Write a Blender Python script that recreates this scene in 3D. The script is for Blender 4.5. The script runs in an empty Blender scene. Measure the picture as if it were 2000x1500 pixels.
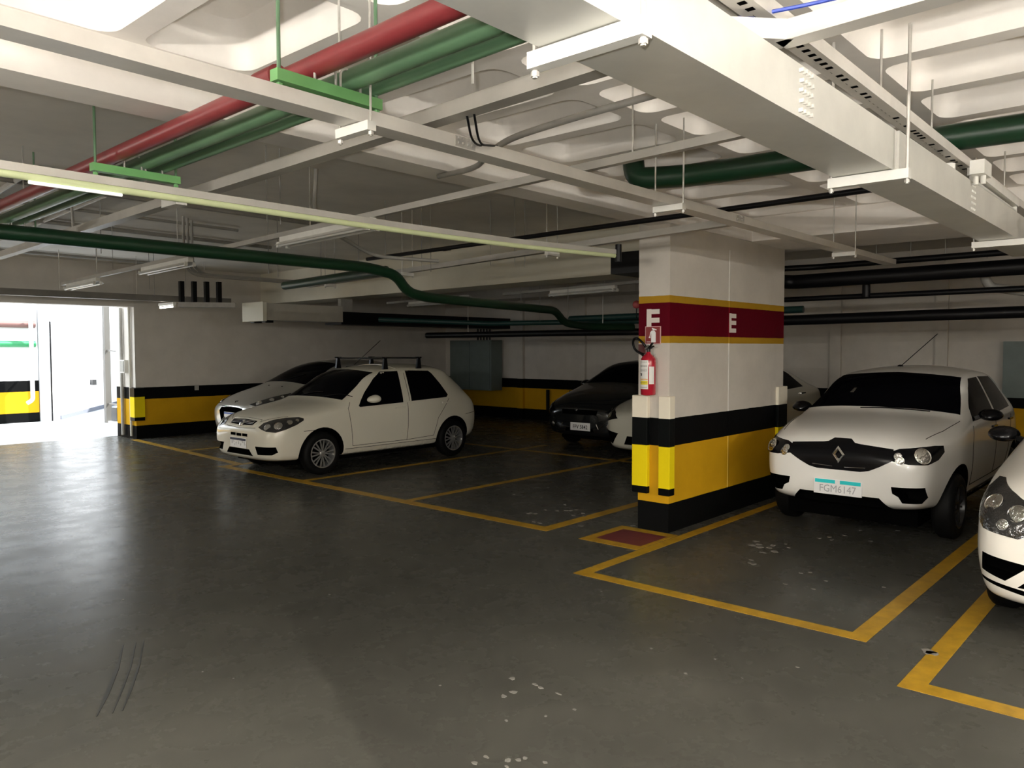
import bpy, bmesh, math, random
from mathutils import Vector, Matrix
from mathutils.bvhtree import BVHTree
from mathutils.geometry import delaunay_2d_cdt
random.seed(7)
scene = bpy.context.scene
C = scene.collection
R = math.radians
# ------------------------------------------------------------------ camera
cam_d = bpy.data.cameras.new('camera')
cam = bpy.data.objects.new('camera', cam_d); C.objects.link(cam)
yaw, pitch, roll = R(41.6756), R(-2.5609), R(-0.106)
fw = Vector((math.cos(yaw)*math.cos(pitch), math.sin(yaw)*math.cos(pitch), math.sin(pitch)))
rt = Vector((math.sin(yaw), -math.cos(yaw), 0)); up = rt.cross(fw)
rt2 = rt*math.cos(roll)+up*math.sin(roll); up2 = -rt*math.sin(roll)+up*math.cos(roll)
cam.matrix_world = Matrix(((rt2.x, up2.x, -fw.x, 0), (rt2.y, up2.y, -fw.y, 0), (rt2.z, up2.z, -fw.z, 1.65), (0, 0, 0, 1)))
cam_d.sensor_width = 36; cam_d.lens = 36*1532.25/2000; cam_d.clip_start = 0.05; cam_d.clip_end = 200
scene.camera = cam
# ------------------------------------------------------------------ sky, sun, exposure
world = bpy.data.worlds.new('world'); scene.world = world; world.use_nodes = True
bg = world.node_tree.nodes['Background']
bg.inputs['Color'].default_value = (0.86, 0.93, 1.0, 1); bg.inputs['Strength'].default_value = 2.6
sun_d = bpy.data.lights.new('sun', 'SUN'); sun_d.energy = 10; sun_d.angle = R(1.0); sun_d.color = (1, 0.97, 0.92)
sun = bpy.data.objects.new('sun', sun_d); C.objects.link(sun)
sun.location = (10, 20, 12)
sun.rotation_euler = (Vector((-0.62, 0.25, -0.75))).to_track_quat('-Z', 'Y').to_euler()
fl_d = bpy.data.lights.new('camera_flash', 'POINT'); fl_d.energy = 80; fl_d.shadow_soft_size = 0.03; fl_d.color = (1.0, 0.97, 0.92)   # the phone's flash
fl = bpy.data.objects.new('camera_flash', fl_d); C.objects.link(fl); fl.location = (-0.05, 0.02, 1.70)
TUBE = 350.0          # emission of the lit fluorescent tubes
vs = scene.view_settings
vs.view_transform = 'Standard'; vs.look = 'None'; vs.gamma = 1; vs.use_curve_mapping = False
vs.exposure = 0.85
scene.cycles.use_denoising = True
scene.cycles.max_bounces = 8; scene.cycles.diffuse_bounces = 5; scene.cycles.glossy_bounces = 4
scene.cycles.sample_clamp_indirect = 4.0
scene.cycles.caustics_reflective = False; scene.cycles.caustics_refractive = False
# ------------------------------------------------------------------ materials
MATS = {}
def nt_of(name):
    m = bpy.data.materials.new(name); m.use_nodes = True
    t = m.node_tree; b = t.nodes['Principled BSDF']
    return m, t, b
def mix_rgb(t, a, b, fac):
    n = t.nodes.new('ShaderNodeMix'); n.data_type = 'RGBA'
    for s, v in ((n.inputs[6], a), (n.inputs[7], b)):
        if hasattr(v, 'links'): t.links.new(v, s)
        else: s.default_value = (*v, 1) if len(v) == 3 else v
    if hasattr(fac, 'links'): t.links.new(fac, n.inputs[0])
    else: n.inputs[0].default_value = fac
    return n.outputs[2]
def noise(t, scale, detail=4, rough=0.55, vec=None):
    n = t.nodes.new('ShaderNodeTexNoise'); n.inputs['Scale'].default_value = scale
    n.inputs['Detail'].default_value = detail; n.inputs['Roughness'].default_value = rough
    if vec is not None: t.links.new(vec, n.inputs['Vector'])
    return n.outputs['Fac']
def ramp(t, fac, stops, interp='LINEAR'):
    n = t.nodes.new('ShaderNodeValToRGB'); n.color_ramp.interpolation = interp
    cr = n.color_ramp
    while len(cr.elements) < len(stops): cr.elements.new(0.5)
    for e, (p, c) in zip(cr.elements, stops):
        e.position = p; e.color = (*c, 1) if len(c) == 3 else c
    t.links.new(fac, n.inputs['Fac'])
    return n.outputs['Color']
def pos(t):
    return t.nodes.new('ShaderNodeNewGeometry').outputs['Position']
def mat(name, col, rough=0.5, metal=0.0, var=0.0, vscale=6.0, bump=0.0, bscale=40.0, coat=0.0, emit=None, spec=0.5, ior=1.5):
    if name in MATS: return MATS[name]
    m, t, b = nt_of(name)
    b.inputs['Base Color'].default_value = (*col, 1)
    b.inputs['Roughness'].default_value = rough; b.inputs['Metallic'].default_value = metal
    b.inputs['Specular IOR Level'].default_value = spec; b.inputs['IOR'].default_value = ior
    if var > 0:
        f = noise(t, vscale, 5, 0.6, pos(t))
        dk = tuple(max(0, c*(1-var)) for c in col); lt = tuple(min(1, c*(1+var*0.5)) for c in col)
        t.links.new(ramp(t, f, [(0.3, dk), (0.7, lt)]), b.inputs['Base Color'])
    if bump > 0:
        bn = t.nodes.new('ShaderNodeBump'); bn.inputs['Strength'].default_value = bump; bn.inputs['Distance'].default_value = 0.01
        t.links.new(noise(t, bscale, 3, 0.5, pos(t)), bn.inputs['Height']); t.links.new(bn.outputs[0], b.inputs['Normal'])
    if coat > 0:
        b.inputs['Coat Weight'].default_value = coat; b.inputs['Coat Roughness'].default_value = 0.04
    if emit:
        b.inputs['Emission Color'].default_value = (*emit[0], 1); b.inputs['Emission Strength'].default_value = emit[1]
    MATS[name] = m
    return m
def banded(name, bands, rough=0.5, var=0.12):
    """paint bands by height: list of (z_from, colour)"""
    if name in MATS: return MATS[name]
    m, t, b = nt_of(name)
    p = pos(t); sep = t.nodes.new('ShaderNodeSeparateXYZ'); t.links.new(p, sep.inputs[0])
    wob = noise(t, 9, 2, 0.5, p)
    ma = t.nodes.new('ShaderNodeMath'); ma.operation = 'MULTIPLY_ADD'; ma.inputs[1].default_value = 0.006; t.links.new(wob, ma.inputs[0]); t.links.new(sep.outputs['Z'], ma.inputs[2])
    md = t.nodes.new('ShaderNodeMath'); md.operation = 'DIVIDE'; md.inputs[1].default_value = 4.0; t.links.new(ma.outputs[0], md.inputs[0])
    c = ramp(t, md.outputs[0], [(max(0, (z+0.003)/4.0), col) for z, col in bands], 'CONSTANT')
    f = noise(t, 3.0, 6, 0.65, p)
    mul = ramp(t, f, [(0.25, (1-var,)*3), (0.65, (1.0,)*3)])
    n = t.nodes.new('ShaderNodeMix'); n.data_type = 'RGBA'; n.blend_type = 'MULTIPLY'; n.inputs[0].default_value = 1
    t.links.new(c, n.inputs[6]); t.links.new(mul, n.inputs[7]); t.links.new(n.outputs[2], b.inputs['Base Color'])
    b.inputs['Roughness'].default_value = rough; b.inputs['Specular IOR Level'].default_value = 0.06
    bn = t.nodes.new('ShaderNodeBump'); bn.inputs['Strength'].default_value = 0.12; bn.inputs['Distance'].default_value = 0.01
    t.links.new(noise(t, 30, 3, 0.5, p), bn.inputs['Height']); t.links.new(bn.outputs[0], b.inputs['Normal'])
    MATS[name] = m
    return m
WHITE = (0.66, 0.62, 0.56); YEL = (0.62, 0.34, 0.012); BLK = (0.0035, 0.0038, 0.004); RED = (0.105, 0.002, 0.009)
m_ceil = mat('ceiling_paint', (0.92, 0.88, 0.83), 0.7, var=0.08, vscale=3, bump=0.1, bscale=18)
m_slab = mat('slab_paint', (0.80, 0.76, 0.68), 0.75, var=0.12, vscale=1.5, bump=0.08, bscale=14)
m_tray = mat('galvanised_tray', (0.78, 0.75, 0.70), 0.42, 0.25, var=0.10, vscale=5)
m_tray2 = mat('duct_steel', (0.74, 0.73, 0.68), 0.38, 0.3, var=0.12, vscale=3)
m_steel = mat('zinc_steel', (0.60, 0.58, 0.54), 0.4, 0.5, var=0.15, vscale=20)
m_white = mat('white_enamel', (0.80, 0.79, 0.74), 0.4, var=0.08, vscale=8)
m_redp = mat('red_pipe_paint', (0.21, 0.028, 0.032), 0.38, var=0.12, vscale=6)
m_grnp = mat('green_pipe_paint', (0.11, 0.21, 0.115), 0.40, var=0.12, vscale=6)
m_grnl = mat('light_green_paint', (0.17, 0.42, 0.15), 0.42, var=0.08, vscale=8)
m_dgrn = mat('dark_green_paint', (0.006, 0.034, 0.014), 0.35, var=0.15, vscale=6)
m_blkp = mat('black_pipe', (0.004, 0.004, 0.005), 0.4, var=0.2, vscale=8, spec=0.25)
m_ygrn = mat('pale_green_conduit', (0.56, 0.62, 0.36), 0.35, var=0.08, vscale=6)  # yellow-green reflection on the underside painted in as the conduit colour
m_grey = mat('grey_conduit', (0.36, 0.35, 0.32), 0.5, var=0.15, vscale=8)
m_yel = mat('line_yellow', (0.42, 0.24, 0.014), 0.42, var=0.32, vscale=9, bump=0.1, bscale=60)
m_rubber = mat('tyre_rubber', (0.004, 0.004, 0.004), 0.6, spec=0.12)
m_black = mat('black_plastic', (0.004, 0.004, 0.005), 0.22, spec=0.22)
m_matte = mat('matte_black', (0.0012, 0.0012, 0.0012), 0.9, spec=0.02)
m_glass = mat('tinted_glass', (0.002, 0.002, 0.003), 0.06, spec=0.5, ior=1.06)
m_chrome = mat('chrome', (0.86, 0.86, 0.86), 0.12, 1.0)
m_lens = mat('lamp_reflector', (0.80, 0.80, 0.78), 0.10, 1.0, bump=1.0, bscale=45)
m_smoke = mat('lamp_housing', (0.10, 0.10, 0.10), 0.12, 0.8, bump=0.6, bscale=30)
m_rimd = mat('dark_rim', (0.03, 0.03, 0.03), 0.3, 0.6)
m_rim = mat('alloy_rim', (0.42, 0.42, 0.41), 0.3, 0.7)
m_plate = mat('plate_white', (0.92, 0.92, 0.92), 0.4)
m_cyan = mat('plate_cyan', (0.02, 0.62, 0.66), 0.4)
m_blue = mat('plate_blue', (0.02, 0.10, 0.45), 0.4)
m_navy = mat('plate_navy', (0.02, 0.03, 0.07), 0.4)
m_dark = mat('print_black', (0.02, 0.02, 0.02), 0.6)
m_pgrey = mat('print_grey', (0.45, 0.45, 0.45), 0.6)
m_pwhite = mat('paint_white_car', (0.84, 0.83, 0.79), 0.28, var=0.03, vscale=2, coat=0.8)
m_pwhite2 = mat('paint_white_hatch', (0.72, 0.69, 0.58), 0.28, var=0.03, vscale=2, coat=0.8)
m_psilver = mat('paint_silver_car', (0.46, 0.45, 0.41), 0.28, 0.55, coat=0.8)
m_pblack = mat('paint_black_car', (0.008, 0.009, 0.010), 0.2, coat=0.9)
m_pgrey = mat('print_grey', (0.45, 0.45, 0.45), 0.6)
m_sign = mat('sign_red', (0.24, 0.03, 0.03), 0.5)
m_exred = mat('extinguisher_red', (0.42, 0.012, 0.03), 0.25, coat=0.6)
m_cream = mat('cream_letter', (0.78, 0.72, 0.66), 0.6)
m_lemon = mat('guard_lemon', (0.86, 0.68, 0.01), 0.35, var=0.08, vscale=8)
# ------------------------------------------------------------------ mesh helpers
class MB:
    def __init__(s): s.v = []; s.f = []; s.mi = []
    def quad(s, a, b, c, d, mi=0):
        n = len(s.v); s.v += [a, b, c, d]; s.f.append((n, n+1, n+2, n+3)); s.mi.append(mi)
    def box(s, x0, x1, y0, y1, z0, z1, mi=0):
        n = len(s.v)
        s.v += [(x0, y0, z0), (x1, y0, z0), (x1, y1, z0), (x0, y1, z0), (x0, y0, z1), (x1, y0, z1), (x1, y1, z1), (x0, y1, z1)]
        for f in ((0, 3, 2, 1), (4, 5, 6, 7), (0, 1, 5, 4), (1, 2, 6, 5), (2, 3, 7, 6), (3, 0, 4, 7)):
            s.f.append(tuple(n+i for i in f)); s.mi.append(mi)
        return s
    def bar(s, p0, p1, w, h, mi=0):
        """rectangular bar from p0 to p1 (centre of its underside), width w across, height h up"""
        p0 = Vector(p0); p1 = Vector(p1); d = (p1-p0).normalized()
        side = d.cross(Vector((0, 0, 1)))
        if side.length < 1e-4: side = Vector((1, 0, 0))
        side.normalize(); u = side.cross(d).normalized()
        n = len(s.v)
        for p in (p0, p1):
            s.v += [tuple(p-side*w/2), tuple(p+side*w/2), tuple(p+side*w/2+u*h), tuple(p-side*w/2+u*h)]
        for f in ((0, 1, 2, 3), (7, 6, 5, 4), (0, 4, 5, 1), (1, 5, 6, 2), (2, 6, 7, 3), (3, 7, 4, 0)):
            s.f.append(tuple(n+i for i in f)); s.mi.append(mi)
        return s
    def channel(s, p0, p1, w, h, t=0.003):
        """open U channel: bottom, two sides, two lips"""
        p0 = Vector(p0); p1 = Vector(p1); d = (p1-p0).normalized(); side = d.cross(Vector((0, 0, 1))).normalized(); z = Vector((0, 0, 1))
        s.bar(p0, p1, w, t)
        for k in (-1, 1):
            o = side*(k*(w/2-t/2)); s.bar(p0+o+z*t, p1+o+z*t, t, h-t)
            o2 = side*(k*(w/2-t-0.006)); s.bar(p0+o2+z*(h-t), p1+o2+z*(h-t), 0.012, t)
        return s
    def tube(s, pts, r, n=10, cap=True, mi=0):
        pts = [Vector(p) for p in pts]
        rings = []; prev = None
        for i, p in enumerate(pts):
            if i == 0: d = pts[1]-p
            elif i == len(pts)-1: d = p-pts[i-1]
            else: d = (pts[i+1]-p).normalized()+(p-pts[i-1]).normalized()
            d.normalize()
            if prev is None:
                a = d.orthogonal().normalized()
            else:
                a = (prev-d*prev.dot(d))
                a = a.normalized() if a.length > 1e-5 else d.orthogonal().normalized()
            prev = a; b = d.cross(a)
            base = len(s.v); rr = r[i] if isinstance(r, (list, tuple)) else r
            for k in range(n):
                t = 2*math.pi*k/n
                s.v.append(tuple(p+a*(rr*math.cos(t))+b*(rr*math.sin(t))))
            rings.append(base)
        for A, B in zip(rings, rings[1:]):
            for k in range(n):
                s.f.append((A+k, A+(k+1) % n, B+(k+1) % n, B+k)); s.mi.append(mi)
        if cap:
            s.f.append(tuple(rings[0]+k for k in reversed(range(n)))); s.mi.append(mi)
            s.f.append(tuple(rings[-1]+k for k in range(n))); s.mi.append(mi)
        return s
    def lathe(s, prof, origin, axis='z', n=24, mi=0, closed=False):
        """prof: list of (r, h); axis z, y or x"""
        o = Vector(origin); base = len(s.v)
        for r, h in prof:
            for k in range(n):
                t = 2*math.pi*k/n; c, q = r*math.cos(t), r*math.sin(t)
                p = {'z': (c, q, h), 'y': (q, h, c), 'x': (h, c, q)}[axis]
                s.v.append(tuple(o+Vector(p)))
        m = len(prof)
        for i in range(m if closed else m-1):
            A = base+i*n; B = base+((i+1) % m)*n
            for k in range(n):
                s.f.append((A+k, A+(k+1) % n, B+(k+1) % n, B+k)); s.mi.append(mi)
        if not closed:
            if prof[0][0] > 1e-4: s.f.append(tuple(base+k for k in reversed(range(n)))); s.mi.append(mi)
            if prof[-1][0] > 1e-4: s.f.append(tuple(base+(m-1)*n+k for k in range(n))); s.mi.append(mi)
        return s
    def prism(s, poly, d, mi=0):
        """closed prism: poly list of 3d points, extruded by vector d"""
        n = len(s.v); k = len(poly); d = Vector(d)
        s.v += [tuple(p) for p in poly]+[tuple(Vector(p)+d) for p in poly]
        s.f.append(tuple(n+i for i in range(k))); s.f.append(tuple(n+k+i for i in reversed(range(k))))
        for i in range(k): s.f.append((n+i, n+k+i, n+k+(i+1) % k, n+(i+1) % k))
        s.mi += [mi]*(k+2)
        return s
    def build(s, name, m, parent=None, smooth=False, loc=None, fix=True):
        me = bpy.data.meshes.new(name); me.from_pydata([tuple(v) for v in s.v], [], s.f); me.update()
        for mm in (m if isinstance(m, (list, tuple)) else [m]): me.materials.append(mm)
        for p, i in zip(me.polygons, s.mi): p.material_index = i
        if fix:
            bm = bmesh.new(); bm.from_mesh(me); bmesh.ops.recalc_face_normals(bm, faces=bm.faces); bm.to_mesh(me); bm.free()
        if smooth: shade(me, smooth if smooth is not True else 40)
        o = bpy.data.objects.new(name, me); C.objects.link(o)
        if loc: o.location = loc
        if parent: o.parent = parent
        return o
def shade(me, angle=40):
    me.polygons.foreach_set('use_smooth', [True]*len(me.polygons))
    bm = bmesh.new(); bm.from_mesh(me)
    ca = R(angle)
    for e in bm.edges:
        if len(e.link_faces) == 2:
            try: e.smooth = e.calc_face_angle() < ca
            except ValueError: pass
    bm.to_mesh(me); bm.free()
def tag(o, label, cat=None, group=None, kind=None):
    if label: o['label'] = label
    if cat: o['category'] = cat
    if group: o['group'] = group
    if kind: o['kind'] = kind
    return o
def empty(name, loc, label, cat, group=None):
    o = bpy.data.objects.new(name, None); C.objects.link(o); o.location = loc; o.empty_display_size = 0.1
    return tag(o, label, cat, group)
def struct(o, label=None):
    o['kind'] = 'structure'
    if label: o['label'] = label
    return o
def bend(pts, rad=0.1, n=6):
    """round the corners of a polyline"""
    P = [Vector(p) for p in pts]; out = [P[0]]
    for a, b, c in zip(P, P[1:], P[2:]):
        d1 = (a-b); d2 = (c-b); r = min(rad, d1.length*0.45, d2.length*0.45)
        p1 = b+d1.normalized()*r; p2 = b+d2.normalized()*r
        for i in range(n+1):
            t = i/n; out.append(p1*(1-t)**2+b*2*t*(1-t)+p2*t**2)
    out.append(P[-1])
    return out
def text_mesh(name, s, size, m, parent, origin, u, v, depth=0.001, align='CENTER', wid=1.0, bold=0.0):
    """flat lettering: u = reading direction, v = up"""
    cu = bpy.data.curves.new('txt', 'FONT'); cu.body = s; cu.size = size; cu.align_x = align; cu.align_y = 'CENTER'
    cu.extrude = depth; cu.resolution_u = 2; cu.offset = bold
    ob = bpy.data.objects.new('txt', cu); C.objects.link(ob)
    dg = bpy.context.evaluated_depsgraph_get(); dg.update()
    me = bpy.data.meshes.new_from_object(ob.evaluated_get(dg)); me.name = name
    bpy.data.objects.remove(ob); bpy.data.curves.remove(cu)
    u = Vector(u).normalized(); v = Vector(v).normalized(); w = u.cross(v)
    for q in me.vertices:
        c = q.co; q.co = Vector(origin)+u*(c.x*wid)+v*c.y+w*c.z
    me.materials.clear(); me.materials.append(m)
    o = bpy.data.objects.new(name, me); C.objects.link(o); o.parent = parent
    return o
# ================================================================== the place: floor, walls, ceiling
def inv(o):          # keep world coordinates under an Empty that stands elsewhere
    if o.parent: o.matrix_parent_inverse = o.parent.matrix_world.inverted() if False else Matrix.Translation(-o.parent.location)
    return o
def wbuild(mb, name, m, parent=None, **k):
    return inv(mb.build(name, m, parent, **k))
# floor -------------------------------------------------------------
mf, t, b = nt_of('floor_epoxy')
p = pos(t)
f1 = noise(t, 0.35, 4, 0.6, p); f2 = noise(t, 2.6, 7, 0.68, p); f3 = noise(t, 26, 4, 0.7, p)
c1 = ramp(t, f1, [(0.30, (0.047, 0.046, 0.039)), (0.70, (0.084, 0.082, 0.069))])
c2 = mix_rgb(t, c1, (0.036, 0.036, 0.031), ramp(t, f2, [(0.45, (0, 0, 0)), (0.75, (0.30, 0.30, 0.30))]))
sp = ramp(t, f3, [(0.745, (0, 0, 0)), (0.78, (1, 1, 1))])
sp2 = ramp(t, noise(t, 0.9, 3, 0.5, p), [(0.50, (0, 0, 0)), (0.64, (0.5, 0.5, 0.5))])
mm = t.nodes.new('ShaderNodeMix'); mm.data_type = 'RGBA'; mm.blend_type = 'MULTIPLY'; mm.inputs[0].default_value = 1
t.links.new(sp, mm.inputs[6]); t.links.new(sp2, mm.inputs[7])
c3 = mix_rgb(t, c2, (0.12, 0.115, 0.10), mm.outputs[2])
def mth(op, a, b_=None, clamp=False):
    n = t.nodes.new('ShaderNodeMath'); n.operation = op; n.use_clamp = clamp
    for i, v in enumerate((a, b_)):
        if v is None: continue
        if hasattr(v, 'links'): t.links.new(v, n.inputs[i])
        else: n.inputs[i].default_value = v
    return n.outputs[0]
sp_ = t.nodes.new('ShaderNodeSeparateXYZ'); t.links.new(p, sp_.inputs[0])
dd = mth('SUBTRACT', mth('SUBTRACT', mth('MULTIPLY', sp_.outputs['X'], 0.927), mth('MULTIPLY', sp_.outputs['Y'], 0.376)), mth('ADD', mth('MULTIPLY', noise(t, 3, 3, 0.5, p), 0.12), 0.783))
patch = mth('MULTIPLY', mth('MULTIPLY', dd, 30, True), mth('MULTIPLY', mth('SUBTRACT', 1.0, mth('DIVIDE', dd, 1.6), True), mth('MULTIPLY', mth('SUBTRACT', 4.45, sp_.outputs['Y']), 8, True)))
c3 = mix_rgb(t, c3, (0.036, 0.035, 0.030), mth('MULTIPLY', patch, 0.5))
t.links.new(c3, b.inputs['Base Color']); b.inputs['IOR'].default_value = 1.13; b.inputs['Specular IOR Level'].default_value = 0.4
t.links.new(ramp(t, f2, [(0.3, (0.22,)*3), (0.75, (0.34,)*3)]), b.inputs['Roughness'])
map_ = t.nodes.new('ShaderNodeMapping'); map_.inputs['Rotation'].default_value = (0, 0, R(20)); map_.inputs['Scale'].default_value = (0.7, 1.6, 1); t.links.new(p, map_.inputs[0])
bn = t.nodes.new('ShaderNodeBump'); bn.inputs['Strength'].default_value = 0.22; bn.inputs['Distance'].default_value = 0.010
t.links.new(noise(t, 2.2, 3, 0.45, map_.outputs[0]), bn.inputs['Height'])
bn2 = t.nodes.new('ShaderNodeBump'); bn2.inputs['Strength'].default_value = 0.10; bn2.inputs['Distance'].default_value = 0.003
t.links.new(noise(t, 60, 3, 0.5, p), bn2.inputs['Height']); t.links.new(bn.outputs[0], bn2.inputs['Normal'])
t.links.new(bn2.outputs[0], b.inputs['Normal'])
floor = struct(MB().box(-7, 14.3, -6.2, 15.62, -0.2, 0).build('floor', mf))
m_out = mat('outside_concrete', (0.46, 0.48, 0.50), 0.35, var=0.2, vscale=1.2, bump=0.1, bscale=12)
struct(MB().box(-9, 24, 15.62, 44, -0.2, 0).build('floor_outside', m_out))
def line(x0, x1, y0, y1, z=0.002):
    o = MB().box(x0, x1, y0, y1, 0.0, z).build('painted_line', m_yel, floor); return o
def skew(pts):
    MB().prism([(x, y, 0.0) for x, y in pts], (0, 0, 0.002)).build('painted_line', m_yel, floor)
# bay under the compact white car
line(4.56, 4.67, 1.40, 3.46); line(4.67, 10.2, 3.36, 3.46, 0.0019); line(4.67, 10.2, 1.40, 1.51, 0.0019)
# bay at the right edge
line(4.06, 4.18, -1.30, 1.10); line(4.18, 9.5, 0.99, 1.10, 0.0019)
# three bays beyond the pillar
line(5.46, 5.59, 4.45, 10.43)
line(5.59, 10.2, 4.45, 4.57, 0.0019); line(5.59, 10.2, 6.44, 6.54, 0.0019); line(5.59, 10.4, 8.42, 8.52, 0.0019); line(5.59, 10.2, 10.33, 10.43, 0.0019)
skew([(5.72, 10.44), (5.84, 10.44), (6.16, 14.72), (6.04, 14.72)]); line(5.99, 10.2, 12.40, 12.49, 0.0019)
line(9.60, 9.70, 4.58, 14.0, 0.0018)
# extinguisher floor marking
mk = MB().box(5.55, 5.99, 3.51, 3.97, 0, 0.0022).build('floor_marking', mat('marking_red', (0.13, 0.022, 0.025), 0.5, var=0.2, vscale=12), floor)
for a in ((5.43, 6.10, 3.97, 4.06), (5.43, 5.55, 3.47, 3.97), (5.99, 6.10, 3.47, 3.97), (5.55, 5.99, 3.47, 3.51)): line(*a, 0.0023)
# paint chips worn through to the screed
m_chip = mat('bare_screed', (0.20, 0.19, 0.17), 0.7, var=0.3, vscale=40)
chips = MB(); rr = random.Random(3)
for (cx, cy, n, s, spread) in ((6.2, 2.75, 7, 0.04, 0.07), (6.35, 2.62, 4, 0.02, 0.06), (6.9, 2.5, 3, 0.03, 0.10), (5.75, 2.62, 3, 0.03, 0.05), (4.63, 1.10, 2, 0.05, 0.02), (6.15, 4.62, 9, 0.03, 0.25), (5.9, 4.95, 5, 0.03, 0.12), (7.2, 7.0, 6, 0.025, 0.35), (4.6, 0.72, 2, 0.03, 0.12), (7.3, 2.1, 4, 0.025, 0.2),
                               (1.65, 0.95, 9, 0.014, 0.22), (1.9, 1.5, 7, 0.012, 0.25), (2.15, 1.95, 14, 0.016, 0.18), (2.75, 2.35, 6, 0.02, 0.1), (2.6, 1.9, 6, 0.014, 0.3), (5.4, 1.9, 6, 0.02, 0.25), (6.6, 5.6, 7, 0.02, 0.4), (4.0, 2.0, 4, 0.012, 0.6), (2.3, 2.6, 8, 0.008, 0.9), (3.2, 4.2, 6, 0.009, 1.0)):
    for i in range(n):
        x = cx+rr.gauss(0, spread); y = cy+rr.gauss(0, spread); k = rr.randint(5, 8); a0 = rr.random()*6
        st = rr.uniform(0.4, 1.2)
        chips.prism([(x+s*rr.uniform(0.4, 1.1)*math.cos(a0+6.283*j/k)*st, y+s*rr.uniform(0.4, 1.1)*math.sin(a0+6.283*j/k), 0.0) for j in range(k)], (0, 0, 0.0028))
tag(chips.build('paint_chips', m_chip, floor), 'small worn patches where the floor paint has flaked off', kind='stuff')
# dark tyre skid
for off, w_ in (((0, 0), 0.010), ((0.10, -0.03), 0.006), ((0.06, -0.02), 0.005)):
    sk = MB().tube([(1.78+off[0], 4.50+off[1], 0.0005), (1.62+off[0], 4.18+off[1], 0.0006), (1.46+off[0], 3.90+off[1], 0.0006), (1.34+off[0], 3.70+off[1], 0.0005)], [0.003, w_, w_*1.2, 0.003], 6)
    for i, v in enumerate(sk.v): sk.v[i] = (v[0], v[1], min(0.0012, max(0, v[2])))
    sk.build('skid_mark', mat('skid_black', (0.022, 0.022, 0.019), 0.5), floor)
# walls ---------------------------------------------------------------
wall_bands = [(0, BLK), (0.235, YEL), (0.717, BLK), (0.95, WHITE)]
m_wall = banded('wall_bands', wall_bands, 0.6)
struct(MB().box(6.16, 14.3, 14.75, 15.6, 0, 3.3).build('wall_left', m_wall))
m_plain = mat('wall_white', WHITE, 0.65, var=0.12, vscale=2, bump=0.08, bscale=20)
struct(MB().box(-7.3, 6.16, 14.75, 15.05, 2.43, 3.3).build('wall_lintel', m_plain))
struct(MB().box(-7.3, 2.4, 14.75, 15.05, 0, 2.43).build('wall_left.001', m_wall))  # unseen wall stretch, extended to narrow the opening and cut daylight spill
wb = struct(MB().box(14.0, 14.3, -6.2, 15.6, 0, 3.3).build('wall_back', m_wall))
for y in (3.22, 4.88, 6.6, 8.55, 10.35, 12.15, 1.4):
    MB().box(13.93, 14.0, y-0.09, y+0.09, 0, 3.2).build('pilaster', m_wall, wb)
struct(MB().box(-7.3, -7.0, -6.2, 15.05, 0, 3.3).build('wall_behind', m_wall))
struct(MB().box(-7.0, 14.0, -6.5, -6.2, 0, 3.3).build('wall_right', m_wall))
# ceiling: ribbed slab, beams, flat slabs ------------------------------
ZR, ZB = 2.99, 2.75
GX = [2.72+0.625*k for k in range(-4, 9)]
rows = [(2.52, 3.56, GX), (1.28, 2.52, GX), (0.04, 1.28, GX)]
def rrect(x0, x1, y0, y1, r, k=4):
    out = []
    for cx, cy, a0 in ((x1-r, y1-r, 0), (x0+r, y1-r, 90), (x0+r, y0+r, 180), (x1-r, y0+r, 270)):
        for i in range(k+1):
            a = R(a0+90*i/k); out.append((cx+r*math.cos(a), cy+r*math.sin(a)))
    return out
ribs = MB(); coffer_cache = {}; coffers = []
for y0, y1, xs in rows:
    for x0, x1 in zip(xs, xs[1:]):
        hx0, hx1, hy0, hy1 = x0+0.055, x1-0.055, y0+0.06, y1-0.06 if y1 < 3.5 else y1-0.02
        k = 4; hole = rrect(hx0, hx1, hy0, hy1, 0.09, k)
        outer = []
        corners = ((x1, y1), (x0, y1), (x0, y0), (x1, y0))
        for ci in range(4):
            for i in range(k+1):
                hx, hy = hole[ci*(k+1)+i]; ox, oy = corners[ci]
                if i < k//2: outer.append((ox, hy) if ci in (0, 2) else (hx, oy))
                elif i == k//2: outer.append((ox, oy))
                else: outer.append((hx, oy) if ci in (0, 2) else (ox, hy))
        N = len(hole); base = len(ribs.v)
        ribs.v += [(x, y, ZR) for x, y in outer]+[(x, y, ZR) for x, y in hole]
        for i in range(N): ribs.f.append((base+i, base+(i+1) % N, base+N+(i+1) % N, base+N+i)); ribs.mi.append(0)
        w, d = round(hx1-hx0, 3), round(hy1-hy0, 3)
        key = (w, d, y1 > 3.5)
        if key not in coffer_cache:
            cm = MB(); tp = 0.045
            lv = [(0, 0, 0.09), (0.015, 0.003, 0.09), (0.16, tp, 0.08), (0.215, tp+0.03, 0.08), (0.235, tp+0.09, 0.06)]
            for dz, ins, r_ in lv:
                cm.v += [(x, y, dz) for x, y in rrect(ins, w-ins, ins*(1 if not key[2] else 1), d-(ins if not key[2] else ins*0.4), r_, k)]
            for li in range(len(lv)-1):
                for i in range(N): cm.f.append((li*N+i, li*N+(i+1) % N, (li+1)*N+(i+1) % N, (li+1)*N+i)); cm.mi.append(0)
            cm.f.append(tuple((len(lv)-1)*N+i for i in range(N))); cm.mi.append(0)
            o = cm.build('coffer', m_ceil, smooth=35); coffer_cache[key] = o.data; coffers.append((o, hx0, hy0))
        else:
            o = bpy.data.objects.new('coffer', coffer_cache[key]); C.objects.link(o); coffers.append((o, hx0, hy0))
ceil = struct(ribs.build('ceiling', m_ceil))
for o, x, y in coffers:
    o.location = (x, y, ZR); o.parent = ceil
x_end = GX[-1]
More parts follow.
